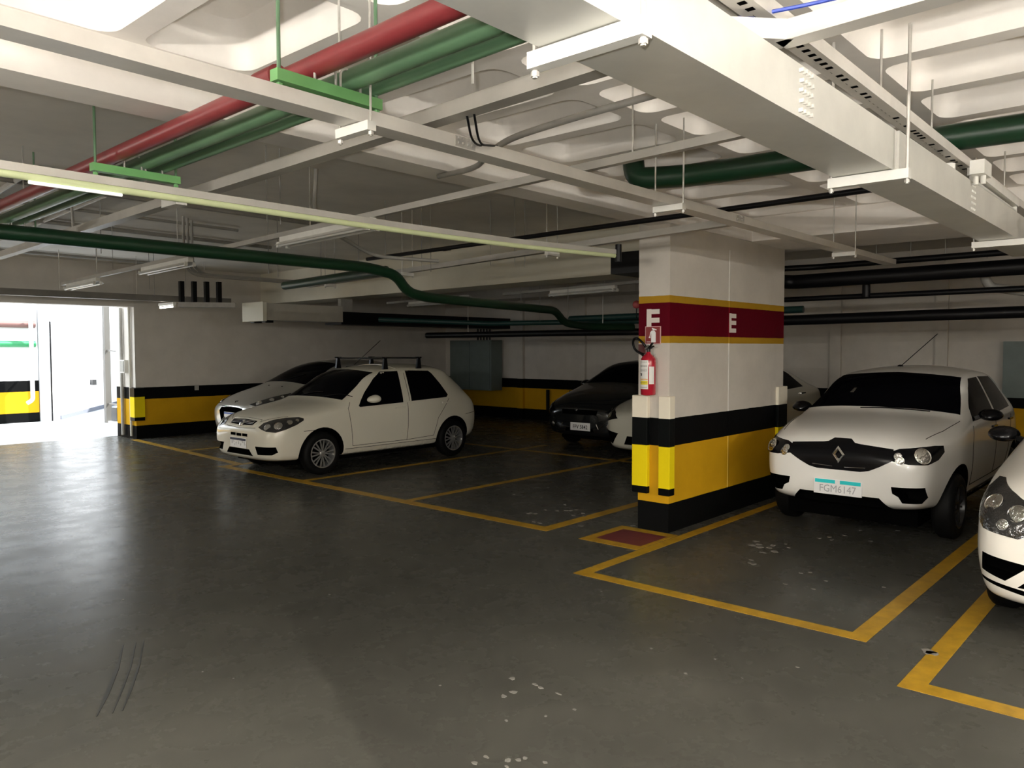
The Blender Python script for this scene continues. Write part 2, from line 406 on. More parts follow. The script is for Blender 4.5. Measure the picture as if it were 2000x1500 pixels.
struct(MB().box(-7, 14.0, -6.2, 0.04, ZR, 3.35).build('ceiling_panel', m_ceil))
struct(MB().box(-7, GX[0], 0.04, 3.56, ZR, 3.35).build('ceiling_panel.001', m_ceil))
struct(MB().box(x_end, 8.85, 0.04, 3.56, ZB, 3.35).build('ceiling_band', m_ceil))
struct(MB().box(GX[0], 9, 0.04, 3.6, 3.26, 3.4).build('ceiling_deck', m_ceil))
struct(MB().box(-7, 8.85, 3.56, 3.80, ZB, 3.35).build('ceiling_beam', m_ceil))
struct(MB().bar((8.42, 3.80, 2.58), (9.05, 14.75, 2.58), 0.62, 0.75).build('ceiling_beam.001', mat('beam_cream', (0.74, 0.70, 0.58), 0.65, var=0.08, vscale=2)))
struct(MB().box(-7, 9.2, 3.80, 14.75, 3.2, 3.4).build('ceiling_slab', m_slab))
struct(MB().box(8.85, 14.0, 0.04, 14.75, 3.15, 3.4).build('ceiling_slab.001', m_slab))
struct(MB().box(13.2, 14.0, -6, 14.75, 2.78, 3.2).build('ceiling_beam.002', m_plain))
# outside: ramp walls in daylight ---------------------------------------
m_ext = mat('sunlit_render', (0.82, 0.84, 0.86), 0.7, var=0.04, vscale=2)
m_extb = banded('outside_bands', [(0, BLK), (0.21, YEL), (0.70, BLK), (0.94, (0.82, 0.82, 0.82))], 0.6)
struct(MB().box(-8, 6.22, 20.1, 20.4, 0, 2.6).build('wall_outside', m_extb))
pw = struct(MB().bar((6.62, 20.3, 0), (10.6, 26.0, 0), 0.2, 4.2).build('wall_ramp', m_ext))
MB().bar((6.70, 20.25, 0), (10.7, 25.98, 0), 0.06, 0.10).build('kerb', mat('kerb_grey', (0.10, 0.11, 0.14), 0.7), pw)
struct(MB().box(6.24, 6.60, 20.0, 20.5, 0, 4.2).build('wall_pier', m_ext))
struct(MB().box(6.44, 6.47, 19.99, 20.0, 0, 2.3).build('trim_1', m_black))
struct(MB().box(10.4, 10.7, 15.6, 40, 0, 3.0).build('wall_yard', m_ext))
struct(MB().box(-9, 10.7, 40, 40.3, 0, 4.0).build('wall_yard_end', m_ext))
# pillar ----------------------------------------------------------------
pil = empty('pillar', (7.36, 3.74, 0), 'wide white concrete pillar with red band, letters E and F and yellow base', 'pillar')
m_pil = banded('pillar_bands', [(0, BLK), (0.25, YEL), (0.772, BLK), (1.02, WHITE), (1.69, (0.44, 0.25, 0.02)), (1.748, RED), (2.052, (0.44, 0.25, 0.02)), (2.113, WHITE)], 0.55)
wbuild(MB().box(6.12, 8.60, 3.58, 3.90, 0, 3.18), 'shaft', m_pil, pil)
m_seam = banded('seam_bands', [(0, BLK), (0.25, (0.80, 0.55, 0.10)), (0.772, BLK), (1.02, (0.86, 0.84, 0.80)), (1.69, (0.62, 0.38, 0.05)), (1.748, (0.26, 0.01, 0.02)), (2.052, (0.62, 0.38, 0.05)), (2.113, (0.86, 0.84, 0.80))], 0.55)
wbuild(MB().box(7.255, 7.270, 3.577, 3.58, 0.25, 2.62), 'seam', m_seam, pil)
eb = MB(); x0, z0, w, h, s = 7.262, 1.808, 0.150, 0.192, 0.046
eb.box(x0, x0+s, 3.576, 3.58, z0, z0+h)
for z in (z0, z0+h/2-s/2+0.004, z0+h-s): eb.box(x0+s, x0+w, 3.576, 3.58, z, z+s*0.92)
tag(wbuild(eb, 'letter', m_cream, pil), 'painted white letter E')
fb = MB(); y0 = 3.815; z0, h, w = 1.79, 0.216, 0.132
fb.box(6.116, 6.12, y0-0.047, y0, z0, z0+h)
for z in (z0+h-0.046, z0+h*0.43): fb.box(6.116, 6.12, y0-w, y0-0.047, z, z+0.043)
tag(wbuild(fb, 'letter', m_cream, pil), 'painted white letter F')
m_guard = banded('guard_bands', [(0, BLK), (0.400, (0.86, 0.68, 0.01)), (0.772, (0.004, 0.005, 0.005)), (1.02, (0.86, 0.80, 0.66))], 0.35, 0.06)
def guard(pts):
    g = MB().prism([(x, y, 0.34) for x, y in pts], (0, 0, 0.887)); o = wbuild(g, 'corner_guard', m_guard, pil)
    bv = o.modifiers.new('b', 'BEVEL'); bv.width = 0.006; bv.segments = 2
guard([(6.072, 3.545), (6.165, 3.545), (6.165, 3.58), (6.12, 3.58), (6.12, 3.66), (6.072, 3.66)])
guard([(6.072, 3.775), (6.12, 3.775), (6.12, 3.90), (6.165, 3.90), (6.165, 3.938), (6.072, 3.938)])
guard([(8.40, 3.545), (8.645, 3.545), (8.645, 3.66), (8.60, 3.66), (8.60, 3.58), (8.40, 3.58)])
# guard on the end of the left wall
wg = MB().prism([(x, y, 0.34) for x, y in ((6.11, 14.70), (6.30, 14.70), (6.30, 14.75), (6.16, 14.75), (6.16, 14.9), (6.11, 14.9))], (0, 0, 0.60)).build('corner_guard', m_guard)
tag(wg, 'yellow rubber corner guard on the wall end beside the bright opening', 'guard')
# sign over the extinguisher -------------------------------------------
sg = empty('safety_sign', (6.11, 3.744, 1.76), 'square red sign with white extinguisher pictogram below the letter F', 'sign')
wbuild(MB().box(6.108, 6.115, 3.664, 3.824, 1.69, 1.85), 'border', mat('sign_border', (0.70, 0.45, 0.45), 0.5), sg)
wbuild(MB().box(6.105, 6.109, 3.671, 3.817, 1.697, 1.843), 'panel', m_sign, sg)
pic = MB()
def P2(pts): pic.prism([(6.1025, 3.817-a*0.146, 1.697+c*0.146) for a, c in pts], (0.003, 0, 0))
P2([(0.40, 0.06), (0.72, 0.06), (0.72, 0.66), (0.64, 0.78), (0.48, 0.78), (0.40, 0.66)])
P2([(0.50, 0.80), (0.62, 0.80), (0.62, 0.87), (0.50, 0.87)]); P2([(0.44, 0.88), (0.76, 0.80), (0.78, 0.85), (0.46, 0.96)])
P2([(0.46, 0.80), (0.34, 0.70), (0.28, 0.42), (0.23, 0.40), (0.24, 0.33), (0.34, 0.33), (0.35, 0.40), (0.33, 0.42), (0.39, 0.66), (0.48, 0.74)])
P2([(0.08, 0.08), (0.34, 0.08), (0.34, 0.11), (0.08, 0.11)])
wbuild(pic, 'pictogram', m_plate, sg)
# fire extinguisher -------------------------------------------------------
ex = empty('fire_extinguisher', (6.04, 3.747, 1.236), 'red fire extinguisher with white and yellow labels hung on the pillar', 'extinguisher')
r = 0.067
MB().lathe([(0.060, 0), (r, 0.008), (r, 0.30), (0.064, 0.325), (0.050, 0.348), (0.022, 0.368), (0.018, 0.385)], (0, 0, 0), 'z', 28).build('cylinder', m_exred, ex, smooth=50)
def wrap(z0, z1, a0, a1, m, name='label', off=0.0008):
    w = MB(); n = 12
    for i in range(n+1):
        a = R(180+a0+(a1-a0)*i/n)
        for z in (z0, z1): w.v.append(((r+off)*math.cos(a), (r+off)*math.sin(a), z))
    for i in range(n): w.f.append((2*i, 2*i+2, 2*i+3, 2*i+1)); w.mi.append(0)
    return w.build(name, m, ex, smooth=True)
m_lab = mat('label_white', (0.80, 0.79, 0.76), 0.5)
wrap(0.055, 0.312, -62, 30, m_lab); wrap(0.10, 0.255, 38, 80, m_lab)
wrap(0.095, 0.130, -60, 28, mat('label_yellow', (0.75, 0.62, 0.03), 0.5), 'label', 0.0012)
wrap(0.137, 0.147, -60, 28, mat('label_orange', (0.75, 0.40, 0.12), 0.5), 'label', 0.0012)
lp = MB()
for z in (0.294, 0.262, 0.255, 0.225, 0.215, 0.07, 0.112):
    for i in range(6):
        a = R(180-55+13*i); lp.bar(((r+0.0016)*math.cos(a), (r+0.0016)*math.sin(a), z), ((r+0.0016)*math.cos(a+0.2), (r+0.0016)*math.sin(a+0.2), z), 0.0006, 0.003)
lp.build('label_print', m_dark, ex)['kind'] = 'stuff'
wrap(0.172, 0.196, -54, -22, m_dark, 'label_logo', 0.0014); wrap(0.176, 0.185, -48, -38, m_plate, 'label_logo', 0.0018)
vb = MB().lathe([(0.018, 0.383), (0.018, 0.412), (0.010, 0.42)], (0, 0, 0), 'z', 14).bar((0, 0.0, 0.40), (-0.01, -0.062, 0.43), 0.02, 0.012).bar((0, 0.0, 0.408), (-0.012, -0.055, 0.462), 0.02, 0.010)
vb.build('valve', m_black, ex, smooth=30)
MB().tube([(-0.008, 0.028, 0.408), (-0.008, 0.004, 0.432), (-0.008, -0.012, 0.448)], 0.010, 8).build('valve_body', m_chrome, ex, smooth=True)
hp = [(-0.01, 0.02, 0.43), (-0.02, 0.055, 0.475), (-0.025, 0.10, 0.508), (-0.02, 0.14, 0.505), (-0.01, 0.158, 0.468), (0.0, 0.150, 0.42), (0.0, 0.12, 0.39), (0.0, 0.09, 0.378)]
MB().tube(bend(hp, 0.03, 3), 0.011, 10).build('hose', m_black, ex, smooth=True)
MB().tube([(0.0, 0.10, 0.382), (0.0, 0.055, 0.36)], [0.010, 0.016], 10).build('nozzle', m_black, ex, smooth=True)
MB().tube([(-0.01, -0.05, 0.425), (-0.01, -0.10, 0.43)], 0.002, 6).build('safety_pin', m_steel, ex)
MB().box(0.055, 0.078, -0.03, 0.03, 0.34, 0.36).build('wall_hook', m_steel, ex)
sr = MB().box(6.108, 6.12, 3.825, 3.895, 1.60, 1.69).build('notice_plate', mat('notice_maroon', (0.09, 0.02, 0.02), 0.5)); tag(sr, 'small dark maroon plate on the pillar behind the extinguisher hose', 'plate')
# ================================================================== cars
def subsurf_mesh(verts, faces, creases, levels):
    me = bpy.data.meshes.new('cage'); me.from_pydata(verts, [], faces); me.update()
    bm = bmesh.new(); bm.from_mesh(me); bmesh.ops.recalc_face_normals(bm, faces=bm.faces)
    cl = bm.edges.layers.float.get('crease_edge') or bm.edges.layers.float.new('crease_edge')
    bm.verts.ensure_lookup_table()
    for e in bm.edges:
        k = tuple(sorted((e.verts[0].index, e.verts[1].index)))
        if k in creases: e[cl] = creases[k]
    bm.to_mesh(me); bm.free()
    ob = bpy.data.objects.new('cage', me); C.objects.link(ob)
    md = ob.modifiers.new('s', 'SUBSURF'); md.levels = levels; md.render_levels = levels
    dg = bpy.context.evaluated_depsgraph_get(); dg.update()
    out = bpy.data.meshes.new_from_object(ob.evaluated_get(dg))
    bpy.data.objects.remove(ob); bpy.data.meshes.remove(me)
    return out
def shell(st, levels=3, belt_crease=0.35):
    """st rows: x, zbot, ws, zm, wm, zbelt, wb, zr, wr, zc"""
    verts = []; faces = []; cre = {}
    N = 14
    def loop(row, sc=None):
        x, zb, ws, zm, wm, zl, wb, zr, wr, zc = row
        half = [(0, zb), (ws*0.86, zb), (ws, zb+0.05), (wm, zm), (wb, zl), (wr, zr), (wr*0.55, zr+(zc-zr)*0.78), (0, zc)]
        pts = half+[(-y, z) for y, z in reversed(half[1:-1])]
        if sc is not None:
            cz = (zb+zc)/2; pts = [(y*sc, cz+(z-cz)*sc) for y, z in pts]
        return [(x, y, z) for y, z in pts]
    loops = [loop(st[0], 0.45)]+[loop(r_) for r_ in st]+[loop(st[-1], 0.45)]
    for L in loops: verts += L
    n = len(loops[0])
    for i in range(len(loops)-1):
        for k in range(n):
            faces.append((i*n+k, i*n+(k+1) % n, (i+1)*n+(k+1) % n, (i+1)*n+k))
        if 0 < i < len(loops)-2:
            for k in (4, n-4):
                cre[tuple(sorted((i*n+k, (i+1)*n+k)))] = belt_crease
            if 1 <= i and (st[i-1][9]-st[i-1][5]) > 0.25:
                for k in (5, n-5): cre[tuple(sorted((i*n+k, (i+1)*n+k)))] = 0.45
            for k in (2, n-2):
                cre[tuple(sorted((i*n+k, (i+1)*n+k)))] = 0.3
    faces.append(tuple(range(n))); faces.append(tuple((len(loops)-1)*n+k for k in range(n)))
    return subsurf_mesh(verts, faces, cre, levels)
def boolean(me, cutters, mats):
    ob = bpy.data.objects.new('body', me); C.objects.link(ob)
    me.materials.clear()
    for m in mats: me.materials.append(m)
    tmp = []
    for mb in cutters:
        c = mb.build('cut', mats); tmp.append(c)
        for p_ in c.data.polygons: p_.material_index = 1
        md = ob.modifiers.new('b', 'BOOLEAN'); md.object = c; md.operation = 'DIFFERENCE'; md.solver = 'EXACT'
    dg = bpy.context.evaluated_depsgraph_get(); dg.update()
    out = bpy.data.meshes.new_from_object(ob.evaluated_get(dg))
    bpy.data.objects.remove(ob)
    for c in tmp:
        d = c.data; bpy.data.objects.remove(c); bpy.data.meshes.remove(d)
    return out
class Skin:
    def __init__(s, me):
        bm = bmesh.new(); bm.from_mesh(me); s.t = BVHTree.FromBMesh(bm); bm.free()
    def hit(s, p, d):
        d = Vector(d).normalized(); p = Vector(p)
        o = p-d*1.2
        loc, nor, _, _ = s.t.ray_cast(o, d, 3.0)
        if loc is None: loc, nor, _, _ = s.t.find_nearest(p)
        if nor.dot(d) > 0: nor = -nor
        return loc, nor
    def patch(s, poly, d, off=0.004, step=0.04, thick=0.012):
        """a panel lying on the skin: poly = outline (3d points), projected along d"""
        d = Vector(d).normalized(); P = [Vector(p) for p in poly]
        u = d.orthogonal().normalized(); v = d.cross(u); c = sum(P, Vector())/len(P)
        pl = [((p-c).dot(u), (p-c).dot(v)) for p in P]
        # resample edges
        b2 = []
        for (a, b_) in zip(pl, pl[1:]+pl[:1]):
            L = math.hypot(b_[0]-a[0], b_[1]-a[1]); n = max(1, int(L/step))
            for i in range(n): b2.append((a[0]+(b_[0]-a[0])*i/n, a[1]+(b_[1]-a[1])*i/n))
        xs = [q[0] for q in b2]; ys = [q[1] for q in b2]
        def inside(x, y):
            r_ = False; n = len(b2)
            for i in range(n):
                x1, y1 = b2[i]; x2, y2 = b2[(i+1) % n]
                if (y1 > y) != (y2 > y) and x < (x2-x1)*(y-y1)/(y2-y1)+x1: r_ = not r_
            return r_
        pts = [Vector(q) for q in b2]; nb = len(pts)
        nx = int((max(xs)-min(xs))/step)+1; ny = int((max(ys)-min(ys))/step)+1
        for i in range(nx+1):
            for j in range(ny+1):
                x = min(xs)+(i+0.5)*step; y = min(ys)+(j+0.5)*step
                if inside(x, y) and min((x-q[0])**2+(y-q[1])**2 for q in b2) > (step*0.45)**2: pts.append(Vector((x, y)))
        vo, _, fo, _, _, _ = delaunay_2d_cdt(pts, [(i, (i+1) % nb) for i in range(nb)], [list(range(nb))], 1, 1e-6)
        mb = MB(); dz = []
        for q in vo:
            w = c+u*q.x+v*q.y
            loc, nor = s.hit(w, d); mb.v.append(tuple(loc+nor*off)); dz.append(nor)
        cnt = {}
        for f in fo:
            mb.f.append(tuple(f)); mb.mi.append(0)
            for a, b_ in zip(f, list(f[1:])+[f[0]]):
                k = (min(a, b_), max(a, b_)); cnt[k] = cnt.get(k, 0)+1
        nv = len(mb.v); low = {}
        for (a, b_), n in list(cnt.items()):
            if n == 1:
                for q in (a, b_):
                    if q not in low:
                        low[q] = len(mb.v); mb.v.append(tuple(Vector(mb.v[q])-dz[q]*thick))
                mb.f.append((a, b_, low[b_], low[a])); mb.mi.append(0)
        return mb
    def path(s, pts, d, r, off=0.0, n=6, step=0.05):
        P = [Vector(p) for p in pts]; out = []
        for a, b_ in zip(P, P[1:]):
            k = max(1, int((b_-a).length/step))
            for i in range(k): out.append(a+(b_-a)*i/k)
        out.append(P[-1])
        return MB().tube([s.hit(q, d)[0]+s.hit(q, d)[1]*off for q in out], r, n)
def fy(pts): return [(x, -y, z) for x, y, z in pts]
def side_pts(pts, y): return [(x, y, z) for x, z in pts]
def wheel(parent, x, y, r, w, spokes, style, out, rm=m_rim):
    """wheel with its axle along y; out = +1/-1 the outer side"""
    rr_ = r*0.665
    tp = [(rr_, -w/2+0.01), (rr_+0.03, -w/2), (r-0.03, -w/2+0.004), (r-0.008, -w/2+0.025), (r, -w*0.25), (r, w*0.25), (r-0.008, w/2-0.025), (r-0.03, w/2-0.004), (rr_+0.03, w/2), (rr_, w/2-0.01)]
    tw = MB().lathe(tp, (0, 0, 0), 'y', 40, closed=True).build('wheel', m_rubber, parent, smooth=40); tw.location = (x, y, r)
    rim = MB(); yo = out*(w/2-0.018)
    rim.lathe([(rr_+0.002, out*(w/2-0.004)), (rr_-0.012, out*(w/2-0.002)), (rr_-0.022, yo-out*0.02), (rr_-0.024, -out*w*0.4)], (0, 0, 0), 'y', 40)
    rim.f = [f for f in rim.f if len(f) == 4]; rim.mi = [0]*len(rim.f)
    for i in range(spokes):
        a = 2*math.pi*i/spokes
        prs = [(a, a)] if style == 'single' else [(a-0.10, a-0.17), (a+0.10, a+0.17)]
        for a0, a1 in prs:
            p0 = Vector((0.030*math.cos(a0), yo, 0.030*math.sin(a0))); p1 = Vector(((rr_-0.014)*math.cos(a1), yo-out*0.004, (rr_-0.014)*math.sin(a1)))
            d = (p1-p0).normalized(); s_ = d.cross(Vector((0, 1, 0))).normalized(); wd0, wd1 = (0.007, 0.0105) if style != 'single' else (0.020, 0.014)
            n = len(rim.v)
            for p_, wd in ((p0, wd0), (p1, wd1)):
                for sx, sy in ((-1, 0), (1, 0), (1, -1), (-1, -1)): rim.v.append(tuple(p_+s_*(wd*sx)+Vector((0, out*0.014*sy, 0))))
            for f in ((0, 1, 2, 3), (7, 6, 5, 4), (0, 4, 5, 1), (1, 5, 6, 2), (2, 6, 7, 3), (3, 7, 4, 0)): rim.f.append(tuple(n+q for q in f)); rim.mi.append(0)
    rim.lathe([(0.0001, yo+out*0.006), (0.030, yo+out*0.005), (0.045, yo-out*0.002), (0.045, yo-out*0.03)], (0, 0, 0), 'y', 20)
    rim.build('rim', rm, tw, smooth=30)
    MB().lathe([(0.0001, -out*0.02), (rr_-0.03, -out*0.02), (rr_-0.03, -out*0.04), (0.0001, -out*0.04)], (0, 0, 0), 'y', 24).build('brake_disc', m_matte, tw)
    return tw
def plate(parent, x, yc, z, lines, band, text=None, w=0.40, h=0.13, tilt=0.0):
    pl = MB().box(-0.004, 0.004, -w/2, w/2, -h/2, h/2).build('license_plate', m_plate, parent); pl.location = (x, yc, z)
    bv = pl.modifiers.new('b', 'BEVEL'); bv.width = 0.003; bv.segments = 2
    pl.rotation_euler = (0, tilt, 0)
    if band: MB().box(-0.0052, -0.004, -w/2+0.004, w/2-0.004, h/2-0.034, h/2-0.004).build('plate_band', band, pl)
    if text:
        text_mesh('plate_text', text, 0.098 if band else 0.088, m_dark, pl, (-0.0052, 0, -0.015 if band else -0.008), (0, -1, 0), (0, 0, 1), 0.0006, wid=0.88, bold=0.001)
    if lines:
        mb = MB(); rg = random.Random(lines)
        for i in range(7):
            y = w/2-0.04-i*0.053
            for k in range(3):
                a = rg.uniform(0.0, 0.028); zz = rg.uniform(-0.045, 0.012)
                mb.box(-0.005, -0.004, y-a-0.008, y-a, zz, zz+rg.uniform(0.012, 0.045))
        mb.build('plate_text', m_pgrey, pl)
    return pl
def dome(name, parent, loc, nor, r, m, flat=0.35, n=20):
    mb = MB().lathe([(r*math.cos(R(a)), r*flat*math.sin(R(a))) for a in (0, 20, 40, 60, 75, 89.9)], (0, 0, 0), 'z', n)
    q = Vector((0, 0, 1)).rotation_difference(Vector(nor))
    mb.v = [tuple(q @ Vector(v)+Vector(loc)) for v in mb.v]
    return mb.build(name, m, parent, smooth=True)
def arches(xs, r, zc, yin, yout):
    cs = []
    for x in xs:
        for s in (-1, 1):
            n = 32; poly = []
            for i in range(n):
                a = 2*math.pi*i/n; poly.append((x+r*math.cos(a), s*yin, zc+r*math.sin(a)))
            cs.append(MB().prism(poly, (0, s*(yout-yin), 0)))
    return cs
def cut_front(poly_yz, x0, x1):
    return MB().prism([(x0, y, z) for y, z in poly_yz], (x1-x0, 0, 0))
def mirror_yz(p): return [(-y, z) for y, z in reversed(p)]
def lin(a, b, t): return tuple(x+(y-x)*t for x, y in zip(a, b))

def build_car(name, loc, label, S):
    root = empty(name, loc, label, 'car'); root.rotation_euler = (0, 0, S.get('rot', 0))
    me = shell(S['st'], S.get('lev', 3))
    skin = Skin(me)
    cutters = arches(S['wx'], S['arch_r'], S['arch_z'], S['hw']-0.30, S['hw']+0.15)+[cut_front(*c) for c in S.get('cuts', [])]
    me2 = boolean(me, cutters, [S['paint'], m_matte])
    shade(me2, 38)
    me2.name = 'body'; body = bpy.data.objects.new('body', me2); C.objects.link(body); body.parent = root
    hw = S['hw']; L_ = S['st'][-1][0]
    MB().box(0.30, L_-0.3, -hw+0.24, hw-0.24, 0.15, 0.36).build('underbody', m_matte, root)  # matte black underside box, also added to block light beneath the car
    for y, nm in ((hw, 1), (-hw, -1)):
        if nm not in S.get('sides', (1, -1)): continue
        for w in S['windows']:
            skin.patch(side_pts(w, y), (0, -nm, 0), 0.004, 0.05).build('side_window', m_glass, root, smooth=30)
        for q in S.get('seams', []):
            skin.path(side_pts(q, y), (0, -nm, 0), 0.0035, 0.0).build('door_seam', m_matte, root)
        for (x, z) in S.get('handles', []):
            l, n = skin.hit((x, y, z), (0, -nm, 0))
            MB().bar(l+n*0.012+Vector((-0.09, 0, 0)), l+n*0.012+Vector((0.09, 0, 0)), 0.022, 0.020).build('door_handle', S['handle_mat'], root)
        for (pts, m) in S.get('side_trim', []):
            skin.patch(side_pts(pts, y), (0, -nm, 0), 0.006, 0.06).build('side_trim', m, root, smooth=30)
    ws = S['screen']
    skin.patch(ws, (1, 0, -0.25), 0.005, 0.06).build('windscreen', m_glass, root, smooth=30)
    if 'rear_screen' in S: skin.patch(S['rear_screen'], (-1, 0, -0.4), 0.005, 0.06).build('rear_window', m_glass, root, smooth=30)
    for x in S['wx']:
        for s in (-1, 1): wheel(root, x, s*(hw-0.105), S['wr'], 0.175, S['spokes'], S['rim'], s, S.get('rim_mat', m_rim))
    # lamps
    for s in (1, -1):
        hl = S['lamp']; pts = hl['poly'] if s > 0 else fy(hl['poly'])
        d = Vector(hl['dir']); d = d if s > 0 else Vector((d.x, -d.y, d.z))
        lamp = skin.patch(pts, d, 0.005, 0.04).build('headlight', hl.get('mat', m_smoke), root, smooth=30)
        for (p_, r_) in hl['bowls']:
            p_ = p_ if s > 0 else (p_[0], -p_[1], p_[2])
            l, n = skin.hit(p_, d); dome('reflector', lamp, l+n*0.003, (n-d*0.3).normalized(), r_, m_lens, 0.16)
            rg_ = MB().tube([Vector((r_*math.cos(R(a)), r_*math.sin(R(a)), 0)) for a in range(0, 361, 20)], r_*0.05, 6); q_ = Vector((0, 0, 1)).rotation_difference((n-d*0.3).normalized()); rg_.v = [tuple(q_ @ Vector(v)+l+n*0.006) for v in rg_.v]; rg_.build('bezel', m_chrome, lamp, smooth=True)
            dome('bulb', lamp, l+n*(0.003+r_*0.12), (n-d*0.3).normalized(), r_*0.16, m_chrome, 0.9, 12)
    for (pts, d, m, nm) in S.get('panels', []):
        skin.patch(pts, d, 0.005, 0.05).build(nm, m, root, smooth=30)
    mi = S['mirror']
    for s in (1, -1):
        l, n = skin.hit((mi['x'], s*hw, mi['z']-0.05), (0, -s, 0))
        c = l+Vector((0.02, s*0.11, 0.05))
        mm = MB().lathe([(math.sin(R(a)), -math.cos(R(a))) for a in (1, 20, 40, 60, 80, 100, 120, 140, 160, 179)], (0, 0, 0), 'z', 18)
        mm.v = [(c.x+0.03+v[0]*(0.125 if v[0] < 0 else 0.065), c.y+v[1]*0.10, c.z+v[2]*(0.058 if v[2] > 0 else 0.050)+max(0, -v[0])*-0.012) for v in mm.v]
        mr = mm.build('door_mirror', mi['mat'], root, smooth=True)
        MB().bar(l-Vector((0, s*0.02, 0.0)), c, 0.05, 0.03).build('mirror_stalk', m_black, mr)
    return root, skin
# ------------------------------------------------------------------ white five-door hatchback with roof bars
palio = dict(
    hw=0.815, paint=m_pwhite2, lev=3, wx=(0.75, 3.13), wr=0.285, arch_r=0.345, arch_z=0.285, spokes=8, rim='double', handle_mat=m_pwhite2,
    st=[(0.00, .27, .50, .42, .60, .54, .58, .60, .48, .62), (0.05, .23, .62, .43, .70, .60, .68, .665, .56, .69), (0.15, .21, .71, .46, .775, .66, .755, .735, .62, .77),
        (0.34, .20, .75, .50, .805, .72, .785, .80, .66, .84), (0.75, .20, .76, .55, .815, .80, .795, .875, .68, .915), (1.06, .20, .76, .55, .815, .85, .795, .925, .70, .960),
        (1.20, .20, .76, .55, .815, .862, .795, 1.00, .690, 1.045), (1.46, .20, .76, .55, .815, .875, .795, 1.18, .635, 1.245), (1.76, .20, .76, .55, .815, .885, .795, 1.325, .575, 1.385),
        (2.20, .20, .76, .55, .815, .895, .795, 1.36, .560, 1.435), (2.80, .20, .76, .55, .815, .905, .79, 1.365, .555, 1.435), (3.08, .21, .75, .55, .81, .915, .78, 1.345, .55, 1.415), (3.18, .22, .75, .55, .805, .92, .77, 1.30, .555, 1.36),
        (3.36, .23, .74, .55, .80, .92, .76, 1.15, .575, 1.21), (3.54, .25, .72, .55, .775, .90, .735, 1.0, .60, 1.04), (3.68, .28, .66, .52, .735, .78, .70, .84, .60, .87), (3.76, .32, .52, .5, .62, .62, .60, .68, .5, .70)],
    windows=[[(1.34, .875), (1.36, .86), (2.13, .885), (2.20, 1.33), (1.88, 1.325), (1.72, 1.235), (1.50, 1.05), (1.40, .95)], [(2.29, .895), (3.00, .92), (3.04, .955), (2.95, 1.13), (2.85, 1.28), (2.80, 1.32), (2.345, 1.335)]],
    seams=[[(1.24, .34), (1.20, .60), (1.16, .85), (1.22, .93)], [(1.24, .34), (2.20, .34)], [(2.20, .34), (2.21, .88)], [(2.20, .34), (2.72, .36)], [(2.72, .36), (2.80, .62), (3.05, .90)], [(0.46, .60), (0.62, .60)], [(3.40, .64), (3.64, .66)], [(2.255, .90), (2.30, 1.30)]],
    handles=[(2.06, .80), (2.98, .83)],
    screen=[(1.06, .66, .985), (1.06, .35, 1.0), (1.06, 0, 1.005), (1.06, -.35, 1.0), (1.06, -.66, .985), (1.72, -.53, 1.33), (1.72, 0, 1.36), (1.72, .53, 1.33)],
    rear_screen=[(3.5, .56, 1.04), (3.5, -.56, 1.04), (3.2, -.48, 1.30), (3.2, .48, 1.30)],
    cuts=[([(.21, .525), (.08, .525), (.08, .563), (.21, .563)], -.2, .06), ([(.065, .523), (-.065, .523), (-.065, .561), (.065, .561)], -.2, .06), ([(-.08, .525), (-.21, .525), (-.21, .563), (-.08, .563)], -.2, .06),
          ([(.33, .285), (-.33, .285), (-.25, .365), (.25, .365)], -.2, .10), ([(.39, .415), (.44, .31), (.66, .315), (.715, .35), (.715, .42)], -.2, .25), ([(-.715, .42), (-.715, .35), (-.66, .315), (-.44, .31), (-.39, .415)], -.2, .25)],
    lamp=dict(poly=[(.10, .36, .655), (.13, .41, .705), (.20, .52, .748), (.30, .64, .772), (.42, .735, .775), (.475, .765, .76), (.47, .775, .735), (.38, .765, .688), (.26, .72, .635), (.18, .64, .603), (.12, .52, .612), (.10, .42, .635)], dir=(.72, -.69, 0),
              bowls=[((.15, .50, .66), .045), ((.22, .63, .68), .052), ((.33, .70, .72), .036), ((.40, .745, .74), .022)]),
    panels=[([(0.1, .33, .735), (0.1, 0, .748), (0.1, -.33, .735), (0.1, -.36, .70), (0.1, -.31, .648), (0.1, 0, .635), (0.1, .31, .648), (0.1, .36, .70)], (1, 0, -.15), m_pwhite2, 'grille_surround'),
            ([(2.2, -.57, 1.44), (2.2, .57, 1.44), (2.4, .57, 1.44), (2.4, -.57, 1.44)], (0, 0, -1), m_pwhite2, 'roof_panel')],
    side_trim=[([(1.09, .215), (2.78, .215), (2.78, .30), (1.12, .30)], m_pwhite2)],
    mirror=dict(x=1.50, z=.965, mat=m_pwhite2))
car, sk_ = build_car('hatchback', (5.25, 9.45, 0), 'white five-door hatchback with a roof rack, parked beside the silver car', palio)
g = sk_.patch([(0.1, .29, .722), (0.1, 0, .733), (0.1, -.29, .722), (0.1, -.27, .665), (0.1, 0, .655), (0.1, .27, .665)], (1, 0, -.15), 0.010).build('grille', m_matte, car)
for z in (.677, .694, .711):
    sk_.path([(0.1, .27, z), (0.1, 0, z+.006), (0.1, -.27, z)], (1, 0, -.15), 0.0035, 0.012).build('grille_bar', m_chrome, g)
l, n = sk_.hit((0.0, 0.0, .695), (1, 0, -.15))
bd = dome('badge', car, l+n*0.010, n, 0.048, m_chrome, 0.22)
bx_ = MB()
for k in range(-2, 3): bx_.bar(l+n*0.022+Vector((0, k*0.014+0.006, 0.022)), l+n*0.022+Vector((0, k*0.014-0.006, -0.022)), 0.005, 0.003)
bx_.build('badge_bars', m_navy, bd)
plate(car, -0.012, 0.0, .437, 11, m_navy)
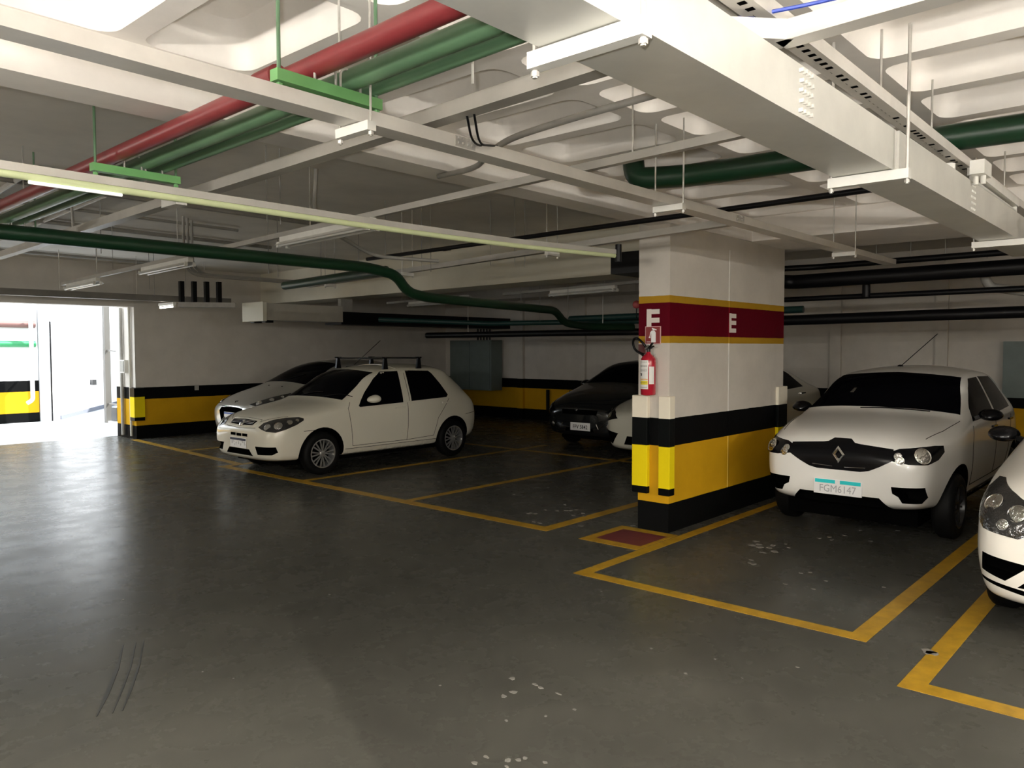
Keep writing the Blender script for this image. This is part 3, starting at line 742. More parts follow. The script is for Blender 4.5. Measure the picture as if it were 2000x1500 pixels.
sk_.path([(.3, .62, .80), (.15, .40, .735), (.1, .36, .72), (.1, .34, .755), (.1, 0, .768), (.1, -.34, .755), (.1, -.36, .72), (.15, -.40, .735), (.3, -.62, .80)], (1, 0, -.3), 0.003).build('bonnet_seam', m_matte, car)
sk_.path([(.1, .36, .645), (.1, 0, .625), (.1, -.36, .645)], (1, 0, 0), 0.003).build('bumper_seam', m_matte, car)
for s in (-1, 1):
    sk_.path([(1.12, s*.815, .305), (2.78, s*.815, .305)], (0, -s, 0), 0.0035).build('sill_seam', m_matte, car)
# roof rack: two cross bars on four feet
for i, x in enumerate((1.98, 2.62)):
    rk = MB().tube([(x, -.60, 1.515), (x, .60, 1.515)], 0.013, 8).build('roof_bar', m_black, car, smooth=True)
    for s in (-1, 1):
        f = MB().prism([(x-0.045, s*.545, 1.36), (x+0.045, s*.545, 1.36), (x+0.022, s*.545, 1.525), (x-0.022, s*.545, 1.525)], (0, s*0.035, 0)).build('rack_foot', m_black, rk)
        MB().tube([(x-0.06, s*.56, 1.525), (x+0.06, s*.56, 1.525)], 0.009, 6).build('clamp', m_black, rk)
MB().tube([(1.86, 0.0, 1.42), (2.35, 0.0, 1.78)], 0.004, 6).build('antenna', m_black, car)
for s in (0.25, -0.28):
    sk_.path([(1.1, s, 1.0), (1.2, s-0.25, 1.035), (1.2, s-0.42, 1.05)], (1, 0, -.6), 0.006, 0.012).build('wiper', m_black, car)
# ------------------------------------------------------------------ compact white car with black grille
kwid = dict(
    hw=0.79, paint=m_pwhite, lev=3, wx=(0.76, 3.18), wr=0.285, arch_r=0.355, arch_z=0.30, spokes=5, rim='double', rim_mat=m_rimd, handle_mat=m_black,
    st=[(0.00, .37, .44, .50, .52, .66, .52, .74, .46, .765), (0.05, .33, .56, .50, .63, .70, .63, .80, .54, .835), (0.14, .30, .62, .52, .685, .76, .68, .865, .60, .905),
        (0.34, .28, .66, .55, .725, .82, .715, .925, .64, .97), (0.75, .27, .73, .60, .79, .90, .775, .985, .69, 1.03), (1.00, .27, .73, .60, .79, .94, .775, 1.02, .70, 1.06),
        (1.14, .27, .73, .60, .79, .95, .775, 1.08, .69, 1.135), (1.40, .27, .73, .60, .79, .96, .775, 1.245, .635, 1.31), (1.68, .27, .73, .60, .79, .97, .775, 1.365, .585, 1.43),
        (2.10, .27, .73, .60, .79, .985, .775, 1.405, .57, 1.48), (2.80, .27, .73, .60, .79, 1.0, .77, 1.395, .56, 1.475), (3.15, .28, .72, .60, .785, 1.01, .76, 1.335, .555, 1.415),
        (3.40, .30, .70, .60, .77, 1.0, .735, 1.16, .575, 1.22), (3.56, .33, .66, .58, .74, .92, .71, 1.0, .59, 1.03), (3.66, .36, .60, .56, .70, .80, .67, .86, .58, .88), (3.70, .40, .46, .54, .56, .68, .55, .74, .48, .75)],
    windows=[[(1.24, .985), (2.12, 1.0), (2.17, 1.36), (1.82, 1.352), (1.62, 1.265), (1.36, 1.10)], [(2.22, 1.005), (3.00, 1.03), (2.92, 1.26), (2.80, 1.35), (2.25, 1.362)]],
    seams=[[(1.16, .42), (1.14, .75), (1.20, .95)], [(1.16, .42), (2.14, .42), (2.16, 1.0)], [(2.14, .42), (2.72, .44), (2.98, .95)]],
    handles=[(2.02, .88), (2.86, .90)],
    screen=[(1.06, .675, 1.065), (1.06, .35, 1.09), (1.06, 0, 1.095), (1.06, -.35, 1.09), (1.06, -.675, 1.065), (1.68, -.55, 1.375), (1.68, 0, 1.405), (1.68, .55, 1.375)],
    rear_screen=[(3.4, .56, 1.04), (3.4, -.56, 1.04), (3.2, -.48, 1.33), (3.2, .48, 1.33)],
    cuts=[([(.52, .20), (-.52, .20), (-.33, .41), (.33, .41)], -.2, .16), ([(.42, .515), (.43, .46), (.475, .435), (.50, .385), (.62, .38), (.655, .43), (.65, .52)], -.2, .25), ([(-.65, .52), (-.655, .43), (-.62, .38), (-.50, .385), (-.475, .435), (-.43, .46), (-.42, .515)], -.2, .25)],
    lamp=dict(poly=[(.10, .34, .79), (.12, .43, .822), (.2, .57, .838), (.30, .66, .845), (.40, .705, .84), (.39, .715, .79), (.28, .695, .735), (.18, .62, .705), (.10, .49, .705), (.07, .38, .725)], dir=(.82, -.57, 0), mat=m_black,
              bowls=[((.18, .575, .772), .066), ((.09, .42, .765), .030), ((.09, .43, .732), .034)]),
    panels=[([(.1, .42, .812), (.1, .15, .835), (.1, .11, .842), (.1, .07, .875), (.1, -.07, .875), (.1, -.11, .842), (.1, -.15, .835), (.1, -.42, .812), (.1, -.43, .72), (.1, -.33, .66), (.1, -.25, .62), (.1, -.18, .605), (.1, .18, .605), (.1, .25, .62), (.1, .33, .66), (.1, .43, .72)], (1, 0, -.1), m_black, 'grille')],
    side_trim=[([(1.10, .27), (2.80, .27), (2.80, .36), (1.10, .36)], m_black)],
    mirror=dict(x=1.36, z=1.04, mat=m_black))
car, sk_ = build_car('compact_car', (6.82, 2.345, 0), 'white compact car with black grille and diamond badge, right of the pillar', kwid)
for s in (-1, 1): sk_.path([(.1, s*.05, .632), (.1, s*.22, .640)], (1, 0, -.1), 0.003, 0.008).build('grille_bar', m_chrome, car)
l, n = sk_.hit((0, 0, .745), (1, 0, 0)); l = l+n*0.014
def dia(a, b, o): return [l+Vector((o, y*a, z*b)) for y, z in ((1, 0), (0, 1), (-1, 0), (0, -1))]
W1, H1, W2, H2 = .054, .074, .024, .034
bm_ = MB(); A_ = dia(W1, H1, -.004); B_ = dia(W2, H2, -.004); A2 = dia(W1, H1, .012); M_ = dia((W1+W2)/2, (H1+H2)/2, -.020)
for i in range(4):
    j = (i+1) % 4
    bm_.quad(A_[i], A_[j], M_[j], M_[i]); bm_.quad(M_[i], M_[j], B_[j], B_[i]); bm_.quad(A2[i], A2[j], A_[j], A_[i])
bm_.build('badge', m_chrome, car)
pk = plate(car, -0.015, 0.0, .465, 0, None, None)
MB().box(-.0052, -.004, .02, .19, .030, .061).build('plate_band', m_cyan, pk); MB().box(-.0052, -.004, -.19, -.02, .030, .061).build('plate_band', m_cyan, pk)
text_mesh('plate_text', 'FGM6147', 0.088, mat('plate_grey_print', (0.45, 0.45, 0.47), 0.6), pk, (-.0052, 0, -.018), (0, -1, 0), (0, 0, 1), 0.0006, wid=0.88)
MB().tube([(1.95, .06, 1.46), (2.30, -.20, 1.80)], 0.004, 6).build('antenna', m_black, car)
dome('antenna_base', car, (1.95, .06, 1.462), (0, 0, 1), 0.03, m_black, 0.6)
sk_.path([(1.0, .15, 1.08), (1.0, -.1, 1.10), (1.0, -.45, 1.09)], (1, 0, -.7), 0.006, 0.012).build('wiper', m_black, car)
sk_.path([(.3, -.60, .97), (.6, -.66, 1.0), (1.0, -.70, 1.05)], (0, 0, -1), 0.003, 0).build('bonnet_seam', m_matte, car)
sk_.path([(.3, .60, .97), (.6, .66, 1.0), (1.0, .70, 1.05)], (0, 0, -1), 0.003, 0).build('bonnet_seam', m_matte, car)
tg = sk_.patch([(1.3, .335, 1.20), (1.3, .30, 1.20), (1.3, .29, 1.26), (1.3, .315, 1.26)], (1, 0, -.25), 0.008, 0.03).build('windscreen_tag', m_chrome, car)
# ------------------------------------------------------------------ silver hatchback beside the left wall
silver = dict(
    hw=0.83, paint=m_psilver, lev=3, wx=(0.80, 3.24), wr=0.29, arch_r=0.35, arch_z=0.29, spokes=9, rim='single', handle_mat=m_psilver,
    st=[(0.00, .28, .46, .45, .56, .58, .54, .65, .42, .68), (0.05, .24, .62, .46, .70, .63, .68, .70, .52, .735), (0.18, .21, .72, .50, .785, .70, .77, .78, .62, .82),
        (0.48, .20, .75, .55, .815, .80, .80, .89, .67, .935), (0.85, .20, .76, .60, .83, .88, .81, .975, .70, 1.02), (1.08, .20, .76, .60, .83, .90, .81, 1.06, .70, 1.11),
        (1.45, .20, .76, .60, .83, .92, .81, 1.27, .625, 1.335), (1.85, .20, .76, .60, .83, .94, .81, 1.38, .58, 1.445), (2.30, .20, .76, .60, .83, .95, .81, 1.40, .57, 1.475),
        (2.90, .20, .76, .60, .83, .97, .80, 1.38, .56, 1.455), (3.28, .22, .75, .60, .82, .98, .78, 1.29, .56, 1.36), (3.58, .25, .72, .58, .78, .96, .74, 1.06, .59, 1.11), (3.76, .28, .66, .55, .73, .80, .70, .87, .58, .90), (3.86, .33, .5, .5, .6, .65, .58, .7, .48, .72)],
    windows=[[(1.30, .95), (2.12, .98), (2.22, 1.34), (1.95, 1.335), (1.60, 1.18)], [(2.28, .985), (3.10, 1.02), (2.90, 1.30), (2.36, 1.345)]],
    seams=[[(1.22, .36), (1.15, .90)], [(2.2, .36), (2.22, .95)]], handles=[(2.06, .86), (2.98, .9)],
    screen=[(1.0, .67, 1.045), (1.0, .35, 1.07), (1.0, 0, 1.08), (1.0, -.35, 1.07), (1.0, -.67, 1.045), (1.8, -.545, 1.385), (1.8, 0, 1.415), (1.8, .545, 1.385)],
    cuts=[([(.40, .60), (.34, .665), (0, .68), (-.34, .665), (-.40, .60), (-.34, .42), (-.22, .36), (.22, .36), (.34, .42)], -.2, .09)],
    lamp=dict(poly=[(.12, .42, .715), (.2, .55, .78), (.40, .68, .865), (.66, .765, .92), (.68, .775, .895), (.50, .78, .82), (.3, .74, .735), (.15, .58, .69)], dir=(.66, -.7, -.28), bowls=[((.2, .58, .74), .05), ((.36, .69, .80), .04), ((.52, .75, .85), .03)]),
    mirror=dict(x=1.36, z=1.03, mat=m_psilver))
car, sk_ = build_car('silver_hatchback', (6.74, 12.38, 0), 'silver hatchback parked nearest the left wall, behind the white hatchback', silver)
ring = MB().tube([(.005+abs(y)*.09, y, z) for y, z in ((.42, .60), (.36, .675), (0, .69), (-.36, .675), (-.42, .60), (-.355, .415), (-.23, .35), (.23, .35), (.355, .415), (.42, .60))], 0.016, 8).build('grille_ring', m_chrome, car, smooth=True)
plate(car, -0.005, 0.02, .52, 0, m_blue)
for k, (dy, dz) in enumerate(((0.0, 0.0), (.025, .03), (-.02, .035))):
    l, n = sk_.hit((.1, dy, .745+dz), (.8, 0, -.6)); dome('badge', car, l, n, .016, m_black, .4, 10)
for y in (.12, -.3):
    l, n = sk_.hit((.8, y, 1.0), (0, 0, -1)); dome('washer_jet', car, l, n, .015, m_black, .6, 8)
sk_.path([(1.0, .2, 1.08), (1.1, -.1, 1.12), (1.25, -.35, 1.2)], (1, 0, -.6), 0.006, 0.012).build('wiper', m_black, car)
# ------------------------------------------------------------------ black car in the second row
def scaled(base, **kw):
    d = dict(base); d.update(kw); return d
blackc = scaled(silver, paint=m_pblack, handle_mat=m_pblack, mirror=dict(x=1.36, z=1.03, mat=m_pblack), cuts=[([(.30, .30), (.26, .36), (-.26, .36), (-.30, .30)], -.2, .08)],
    lamp=dict(poly=[(.10, .42, .63), (.16, .55, .70), (.30, .66, .76), (.46, .755, .80), (.44, .76, .74), (.26, .72, .65), (.12, .56, .60)], dir=(.75, -.66, 0), mat=m_black, bowls=[((.2, .58, .67), .045), ((.32, .68, .71), .035)]),
    panels=[([(.1, .36, .66), (.1, -.36, .66), (.1, -.34, .58), (.1, .34, .58)], (1, 0, 0), m_matte, 'grille')], lev=2)
car, sk_ = build_car('black_car', (10.25, 7.66, 0), 'black car with white number plate in the dark second row', blackc)
plate(car, -0.012, -0.03, .385, 0, None, 'FFV 5842')
for s in (-1, 1):
    l, n = sk_.hit((.1, s*.56, .40), (1, 0, 0)); dome('fog_lamp', car, l, n, .04, m_lens)
    sk_.path([(.1, s*.34, .44), (.1, s*.38, .36)], (1, 0, 0), .008, .004).build('bumper_trim', m_chrome, car)
l, n = sk_.hit((0, .06, .66), (1, 0, 0)); dome('badge', car, l+n*.006, n, .035, m_smoke, .3)
# ------------------------------------------------------------------ pale saloon behind the pillar
sedan = dict(
    hw=0.87, paint=mat('paint_pearl', (0.62, 0.61, 0.52), 0.28, coat=0.8), lev=3, wx=(0.92, 3.60), wr=0.315, arch_r=0.375, arch_z=0.315, spokes=5, rim='double', handle_mat=m_chrome,
    st=[(0.00, .26, .50, .45, .60, .60, .58, .68, .46, .71), (0.06, .22, .66, .46, .74, .66, .72, .74, .56, .78), (0.22, .19, .76, .50, .83, .74, .81, .82, .66, .86),
        (0.6, .18, .79, .55, .86, .84, .84, .91, .70, .95), (1.05, .18, .80, .60, .87, .90, .85, .98, .73, 1.02), (1.35, .18, .80, .60, .87, .92, .85, 1.08, .72, 1.13), (1.75, .18, .80, .60, .87, .93, .85, 1.28, .64, 1.34),
        (2.15, .18, .80, .60, .87, .94, .85, 1.38, .59, 1.43), (2.7, .18, .80, .60, .87, .95, .85, 1.39, .57, 1.45), (3.2, .18, .80, .60, .87, .97, .84, 1.33, .57, 1.40), (3.6, .19, .79, .60, .86, .98, .83, 1.19, .62, 1.25),
        (3.95, .20, .78, .60, .85, .99, .81, 1.06, .68, 1.10), (4.3, .24, .74, .58, .80, .96, .76, 1.04, .62, 1.07), (4.45, .30, .66, .55, .74, .82, .70, .92, .58, .95), (4.52, .36, .5, .52, .6, .70, .58, .76, .48, .78)],
    windows=[[(1.55, .98), (2.42, 1.0), (2.50, 1.34), (2.20, 1.335), (1.85, 1.18)], [(2.50, 1.0), (3.45, 1.03), (3.20, 1.24), (2.95, 1.335), (2.58, 1.345)]],
    seams=[[(1.42, .36), (1.40, .95)], [(2.46, .34), (2.48, .98)]], handles=[(2.34, .88), (3.30, .92)],
    screen=[(1.3, .70, 1.055), (1.3, 0, 1.09), (1.3, -.70, 1.055), (2.1, -.55, 1.385), (2.1, 0, 1.405), (2.1, .55, 1.385)],
    rear_screen=[(3.9, .60, 1.10), (3.9, -.60, 1.10), (3.3, -.5, 1.36), (3.3, .5, 1.36)],
    cuts=[([(.50, .45), (.76, .49), (.755, .33), (.62, .29)], -.2, .30), ([(-.76, .49), (-.50, .45), (-.62, .29), (-.755, .33)], -.2, .30), ([(.40, .30), (.35, .42), (-.35, .42), (-.40, .30)], -.2, .1)],
    lamp=dict(poly=[(.10, .44, .66), (.16, .55, .74), (.34, .70, .80), (.60, .81, .85), (.58, .82, .80), (.36, .79, .69), (.16, .66, .61)], dir=(.72, -.69, 0), mat=m_black, bowls=[((.2, .62, .69), .05), ((.36, .73, .74), .04)]),
    mirror=dict(x=1.55, z=1.06, mat=m_black))
car, sk_ = build_car('saloon_car', (9.28, 5.75, 0), 'pale saloon car mostly hidden behind the pillar', sedan)
# ------------------------------------------------------------------ white car cut by the right edge
goln = dict(
    hw=0.83, paint=mat('paint_white_near', (0.82, 0.79, 0.72), 0.26, coat=0.8), lev=3, wx=(0.80, 3.27), wr=0.295, arch_r=0.355, arch_z=0.295, spokes=5, rim='double', handle_mat=m_black,
    st=[(0.00, .26, .52, .42, .63, .58, .62, .66, .52, .70), (0.05, .22, .66, .43, .735, .66, .725, .74, .62, .785), (0.16, .20, .755, .45, .805, .73, .785, .82, .68, .86),
        (0.40, .19, .77, .50, .825, .80, .805, .90, .70, .94), (0.80, .20, .77, .60, .83, .88, .81, .96, .71, 1.0), (1.10, .20, .77, .60, .83, .91, .81, 1.03, .71, 1.07), (1.28, .20, .77, .60, .83, .92, .81, 1.12, .69, 1.17),
        (1.55, .20, .77, .60, .83, .93, .81, 1.29, .63, 1.35), (1.85, .20, .77, .60, .83, .94, .81, 1.38, .585, 1.44), (2.3, .20, .77, .60, .83, .95, .81, 1.40, .57, 1.47), (2.9, .20, .77, .60, .83, .97, .80, 1.38, .56, 1.455),
        (3.3, .22, .75, .60, .82, .98, .78, 1.29, .56, 1.36), (3.6, .25, .72, .58, .78, .96, .74, 1.06, .59, 1.11), (3.78, .28, .66, .55, .73, .80, .70, .87, .58, .90), (3.88, .33, .5, .5, .6, .65, .58, .7, .48, .72)],
    windows=silver['windows'], seams=[[(1.24, .36), (1.18, .90)], [(2.2, .36), (2.22, .95)], [(.42, .82), (.44, .64), (.40, .30)]], handles=[(2.06, .86)],
    screen=[(1.2, .68, 1.10), (1.2, 0, 1.13), (1.2, -.68, 1.10), (1.8, -.55, 1.385), (1.8, 0, 1.41), (1.8, .55, 1.385)],
    cuts=[([(.50, .46), (.745, .49), (.75, .385), (.62, .355)], -.2, .23), ([(-.745, .49), (-.50, .46), (-.62, .355), (-.75, .385)], -.2, .23),
          ([(.755, .345), (.50, .315), (-.50, .315), (-.755, .345), (-.755, .325), (-.50, .285), (.50, .285), (.755, .325)], -.2, .20), ([(.44, .45), (.56, .33), (-.56, .33), (-.44, .45)], -.2, .12)],
    lamp=dict(poly=[(.06, .38, .66), (.08, .45, .76), (.18, .60, .82), (.34, .745, .875), (.42, .785, .87), (.34, .79, .78), (.24, .775, .695), (.14, .70, .625), (.07, .52, .60)], dir=(.82, -.57, 0), mat=m_smoke, bowls=[((.2, .67, .765), .055), ((.12, .53, .73), .05), ((.12, .58, .665), .03)]),
    panels=[([(.1, .38, .72), (.1, -.38, .72), (.1, -.38, .62), (.1, .38, .62)], (1, 0, 0), m_matte, 'grille')],
    mirror=dict(x=1.42, z=1.04, mat=m_black))
build_car('white_car', (5.02, 0.20, 0), 'white car cut off by the right edge of the photo, nearest the camera', goln)
# ================================================================== services under the ceiling
def thing(mb, name, m, label, cat, group=None, smooth=False):
    return tag(mb.build(name, m, smooth=smooth), label, cat, group)
def tray(p0, p1, w, h, label, m=m_tray, joints=(), name='cable_tray', rods=()):
    mid = (Vector(p0)+Vector(p1))/2
    t_ = empty(name, mid, label, 'cable tray')
    wbuild(MB().channel(p0, p1, w, h), 'channel', m, t_)
    d = (Vector(p1)-Vector(p0)).normalized(); s = d.cross(Vector((0, 0, 1))).normalized()
    for j, zt in rods:                     # hanging rods
        c = Vector(p0).lerp(Vector(p1), j); wbuild(MB().tube([c+Vector((0, 0, 0.002)), Vector((c.x, c.y, zt))], 0.005, 6), 'rod', m_steel, t_)
    for j in joints:                       # splice plates with bolts
        c = Vector(p0).lerp(Vector(p1), j)
        for k in (-1, 1):
            pl = wbuild(MB().bar(c-d*0.06+s*k*(w/2+0.0015)+Vector((0, 0, h*0.1)), c+d*0.06+s*k*(w/2+0.0015)+Vector((0, 0, h*0.1)), 0.003, h*0.8), 'splice_plate', m_steel, t_)
            bo = MB()
            for a in (-0.04, -0.015, 0.015, 0.04):
                for zz in (0.3, 0.7): 
                    q = c+d*a+s*k*(w/2+0.005)+Vector((0, 0, h*zz)); bo.bar(q-d*0.005, q+d*0.005, 0.008, 0.010)
            o = wbuild(bo, 'bolts', m_steel, t_); o['kind'] = 'stuff'
    return t_
def hanger(x, y, zb, zt, w, ax, label, group=None, m=m_white, two=True, h=0.035, rod=0.005, rods_at=None):
    """trapeze hanger: bar of width w along axis ax ('x'/'y') under a tray, rods to the ceiling"""
    t_ = empty('tray_hanger', (x, y, zb), label, 'hanger', group)
    a = Vector((w/2, 0, 0)) if ax == 'x' else Vector((0, w/2, 0)); c = Vector((x, y, zb))
    wbuild(MB().bar(c-a, c+a, 0.04, h), 'crossbar', m, t_)
    for k in ((-1, 1) if two else (1,)):
        q = c+a*0.94*k
        wbuild(MB().tube([q+Vector((0, 0, -0.02)), Vector((q.x, q.y, zt))], rod, 6), 'rod', m_steel, t_)
        wbuild(MB().lathe([(0.011, -0.016), (0.011, -0.004)], q, 'z', 6), 'nut', m_steel, t_)
    return t_
def luminaire(p0, p1, lit, label, group=None, w=0.10, tubes=2, emit=None):
    p0 = Vector(p0); p1 = Vector(p1); mid = (p0+p1)/2; d = (p1-p0).normalized(); s = d.cross(Vector((0, 0, 1))).normalized()
    t_ = empty('fluorescent_luminaire', mid, label, 'lamp', group)
    wbuild(MB().bar(p0, p1, 0.05, 0.045), 'housing', m_white, t_)
    if tubes == 2:
        ref = MB(); L = (p1-p0).length
        for k in (-1, 1):
            ref.quad(p0+s*k*0.025+Vector((0, 0, 0.004)), p1+s*k*0.025+Vector((0, 0, 0.004)), p1+s*k*w*0.75+Vector((0, 0, -0.03)), p0+s*k*w*0.75+Vector((0, 0, -0.03)))
        if not lit: wbuild(ref, 'reflector', m_white, t_)
    m = mat('tube_lit_%g' % (emit or TUBE), (1, 1, 1), 0.4, emit=((1.0, 0.945, 0.86), emit or TUBE)) if lit else mat('tube_off', (0.72, 0.72, 0.68), 0.25)
    for k in ((-1, 1) if tubes == 2 else (0,)):
        o = s*k*w*0.42+Vector((0, 0, -0.03))
        wbuild(MB().tube([p0+d*0.03+o, p1-d*0.03+o], 0.014, 10), 'tube', m, t_, smooth=True)
        for q in (p0+d*0.02, p1-d*0.02):
            wbuild(MB().bar(q-d*0.012+o-Vector((0, 0, 0.016)), q+d*0.012+o-Vector((0, 0, 0.016)), 0.03, 0.045), 'socket', m_white, t_)
    return t_
def pipe(name, pts, r, m, label, cat='pipe', rad=0.12, n=14, group=None, couplings=(), rods=()):
    P = bend(pts, rad) if len(pts) > 2 else [Vector(q) for q in pts]
    t_ = empty(name, pts[0], label, cat, group)
    wbuild(MB().tube(P, r, n), 'pipe_run', m, t_, smooth=50)
    for q in rods: wbuild(MB().tube([q, (q[0], q[1], 3.14)], 0.006, 6), 'rod', m_steel, t_)
    for (a, b_) in couplings:
        wbuild(MB().tube([a, b_], r*1.12, n), 'coupling', m, t_, smooth=50)
    return t_
def rod(x, y, z0, z1, label='thin threaded hanger rod hanging from the flat slab', group='hanger rods under the flat slab', r=0.004, m=m_grey):
    return thing(MB().tube([(x, y, z0), (x, y, z1)], r, 6), 'hanger_rod', m, label, 'rod', group)
# --- lit lamps just outside the picture, then unseen fill lamps added for brightness
luminaire((0.92, -0.32, 2.47), (0.90, 0.88, 2.47), True, 'lit fluorescent fitting hung above the camera, left of the wide duct', emit=TUBE*0.28)
luminaire((-0.6, 1.9, 2.47), (-0.6, 3.1, 2.47), True, 'lit fluorescent fitting left of the camera', emit=TUBE*0.5)
luminaire((-2.2, -1.6, 2.12), (-2.2, -0.4, 2.12), True, 'added unseen fill lamp behind the camera, nearest the aisle centre', emit=TUBE*0.75)  # this and the next two: unseen, added to light ribs and pillar sideways
luminaire((-3.0, 1.2, 2.12), (-3.0, 2.4, 2.12), True, 'added unseen fill lamp behind the camera, on the left', emit=TUBE*0.75)
luminaire((-0.6, -3.2, 2.12), (0.6, -3.2, 2.12), True, 'added unseen fill lamp behind the camera, on the right', emit=TUBE*0.75)
luminaire((2.4, -3.6, 2.2), (3.6, -3.6, 2.2), True, 'added unseen fill lamp right of the camera', emit=TUBE*1.35)  # unseen lamp, placed here to brighten the pillar side and compact car
luminaire((-1.6, 9.2, 2.36), (-1.6, 10.4, 2.36), True, 'added unseen fill lamp under the flat slab outside the left edge', emit=TUBE*0.65)  # unseen lamp, added to brighten slab, left wall and cream beam
# --- trays
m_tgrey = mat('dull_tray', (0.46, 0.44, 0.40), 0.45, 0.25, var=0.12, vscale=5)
tray((-0.8, 2.44, 2.50), (8.6, 2.47, 2.50), 0.105, 0.052, 'long white cable tray crossing the whole picture in front of the pillar', joints=(0.34, 0.62))
hanger(1.86, 2.45, 2.462, ZR, 0.20, 'y', 'small hanger bar under the long white tray by the green hanger', two=True)
hanger(4.12, 2.42, 2.462, ZR, 0.20, 'y', 'small hanger bar under the long white tray left of the pillar')
hanger(7.15, 2.44, 2.462, ZR, 0.20, 'y', 'small hanger bar under the long white tray right of the pillar')
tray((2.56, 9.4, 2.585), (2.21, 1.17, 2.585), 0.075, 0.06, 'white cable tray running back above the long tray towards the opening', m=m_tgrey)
tray((2.21, 1.17, 2.585), (2.40, 1.00, 2.585), 0.075, 0.06, 'short slanted piece of white tray above the wide duct')
tray((2.40, 1.02, 2.585), (2.37, 0.10, 2.585), 0.075, 0.06, 'white cable tray piece at the top right corner with a blue cable')
thing(MB().tube(bend([(2.30, 1.12, 2.665), (2.42, 0.9, 2.69), (2.40, 0.4, 2.67), (2.38, 0.1, 2.66)], 0.1), 0.006, 6), 'blue_cable', mat('cable_blue', (0.03, 0.07, 0.45), 0.4), 'blue cable lying along the tray at the top right', 'cable', smooth=True)
t5 = tray((2.05, 1.063, 2.665), (7.2, 1.09, 2.665), 0.075, 0.05, 'perforated steel tray above and right of the wide duct', rods=((0.06, ZR-0.002), (0.29, ZR-0.002), (0.45, ZR-0.002), (0.82, ZR-0.002)))
hb = MB(); rg = random.Random(5)
for i in range(70):
    x = 2.1+i*0.055; y = 1.055+0.0053*(x-0.6)
    hb.box(x-0.011, x+0.011, y+rg.choice((-0.012, 0.012))-0.005, y+rg.choice((0.012, 0.012))-0.005, 2.6635, 2.665)
o = wbuild(hb, 'perforations', m_matte, t5); o['kind'] = 'stuff'
# wide duct with lid
du = empty('wide_cable_duct', (3.5, 1.14, 2.4), 'wide steel cable duct descending from top centre to the right edge', 'cable duct')
wbuild(MB().box(0.2, 1.60, 1.03, 1.27, 2.40, 2.57), 'duct_section', m_tray2, du)
wbuild(MB().box(1.602, 3.60, 1.02, 1.26, 2.40, 2.57), 'duct_section', m_tray2, du)
wbuild(MB().box(3.602, 7.6, 1.01, 1.24, 2.40, 2.57), 'duct_section', m_tray2, du)
for xj in (2.55, 4.95):
    bo = MB()
    for a in range(4):
        for c_ in range(5): bo.box(xj+a*0.028-0.006+0.006*(c_ % 2), xj+a*0.028+0.004+0.006*(c_ % 2), 1.006, 1.021, 2.415+c_*0.032, 2.427+c_*0.032)
    o = wbuild(bo, 'splice_bolts', m_white, du); o['kind'] = 'stuff'
hanger(1.55, 1.14, 2.355, ZR, 0.34, 'y', 'white hanger bar under the nearest joint of the wide duct', h=0.042, rod=0.007)
hanger(3.56, 1.12, 2.355, ZR, 0.33, 'y', 'white hanger bar with a long rod under the wide duct, middle one', h=0.042, rod=0.007)
hanger(6.35, 1.12, 2.355, ZR, 0.33, 'y', 'white hanger bar under the far end of the wide duct', h=0.042, rod=0.006)
# pale green strut with a faintly emissive strip
t3 = empty('conduit_strut', (2.4, 3.85, 2.4), 'pale green and grey strut crossing from the left edge to the pillar', 'conduit')
pts3 = [(0.5, 3.84, 2.40), (3.2, 3.86, 2.40), (4.3, 3.80, 2.40), (5.40, 3.66, 2.41)]
for a, b_ in zip(pts3, pts3[1:]): wbuild(MB().bar(Vector(a)+Vector((0, 0, 0.012)), Vector(b_)+Vector((0, 0, 0.012)), 0.042, 0.036), 'strut', m_tgrey, t3)
wbuild(MB().tube(bend(pts3, 0.6), 0.019, 10), 'conduit', m_ygrn, t3, smooth=True)
thing(MB().tube([(1.17, 3.835, 2.374), (1.56, 3.835, 2.374)], 0.008, 8), 'glow_strip', mat('strip_glow', (0.9, 0.9, 0.85), 0.4, emit=((1, 0.97, 0.9), 0.35)), 'thin glowing strip under the pale green strut near the left edge', 'strip', smooth=True)  # slim pale tube with a weak emission
# lamp row running to the back left
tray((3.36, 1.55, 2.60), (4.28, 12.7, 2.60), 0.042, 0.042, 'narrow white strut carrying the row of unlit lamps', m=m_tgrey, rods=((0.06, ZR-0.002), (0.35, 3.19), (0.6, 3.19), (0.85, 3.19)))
luminaire((3.607, 4.55, 2.556), (3.721, 5.93, 2.556), False, 'unlit fluorescent fitting nearest the camera on the lamp row')
luminaire((3.884, 7.9, 2.556), (4.0, 9.3, 2.556), False, 'unlit fluorescent fitting in the middle of the lamp row')
luminaire((4.14, 11.0, 2.556), (4.255, 12.4, 2.556), False, 'unlit fluorescent fitting at the far end of the lamp row')
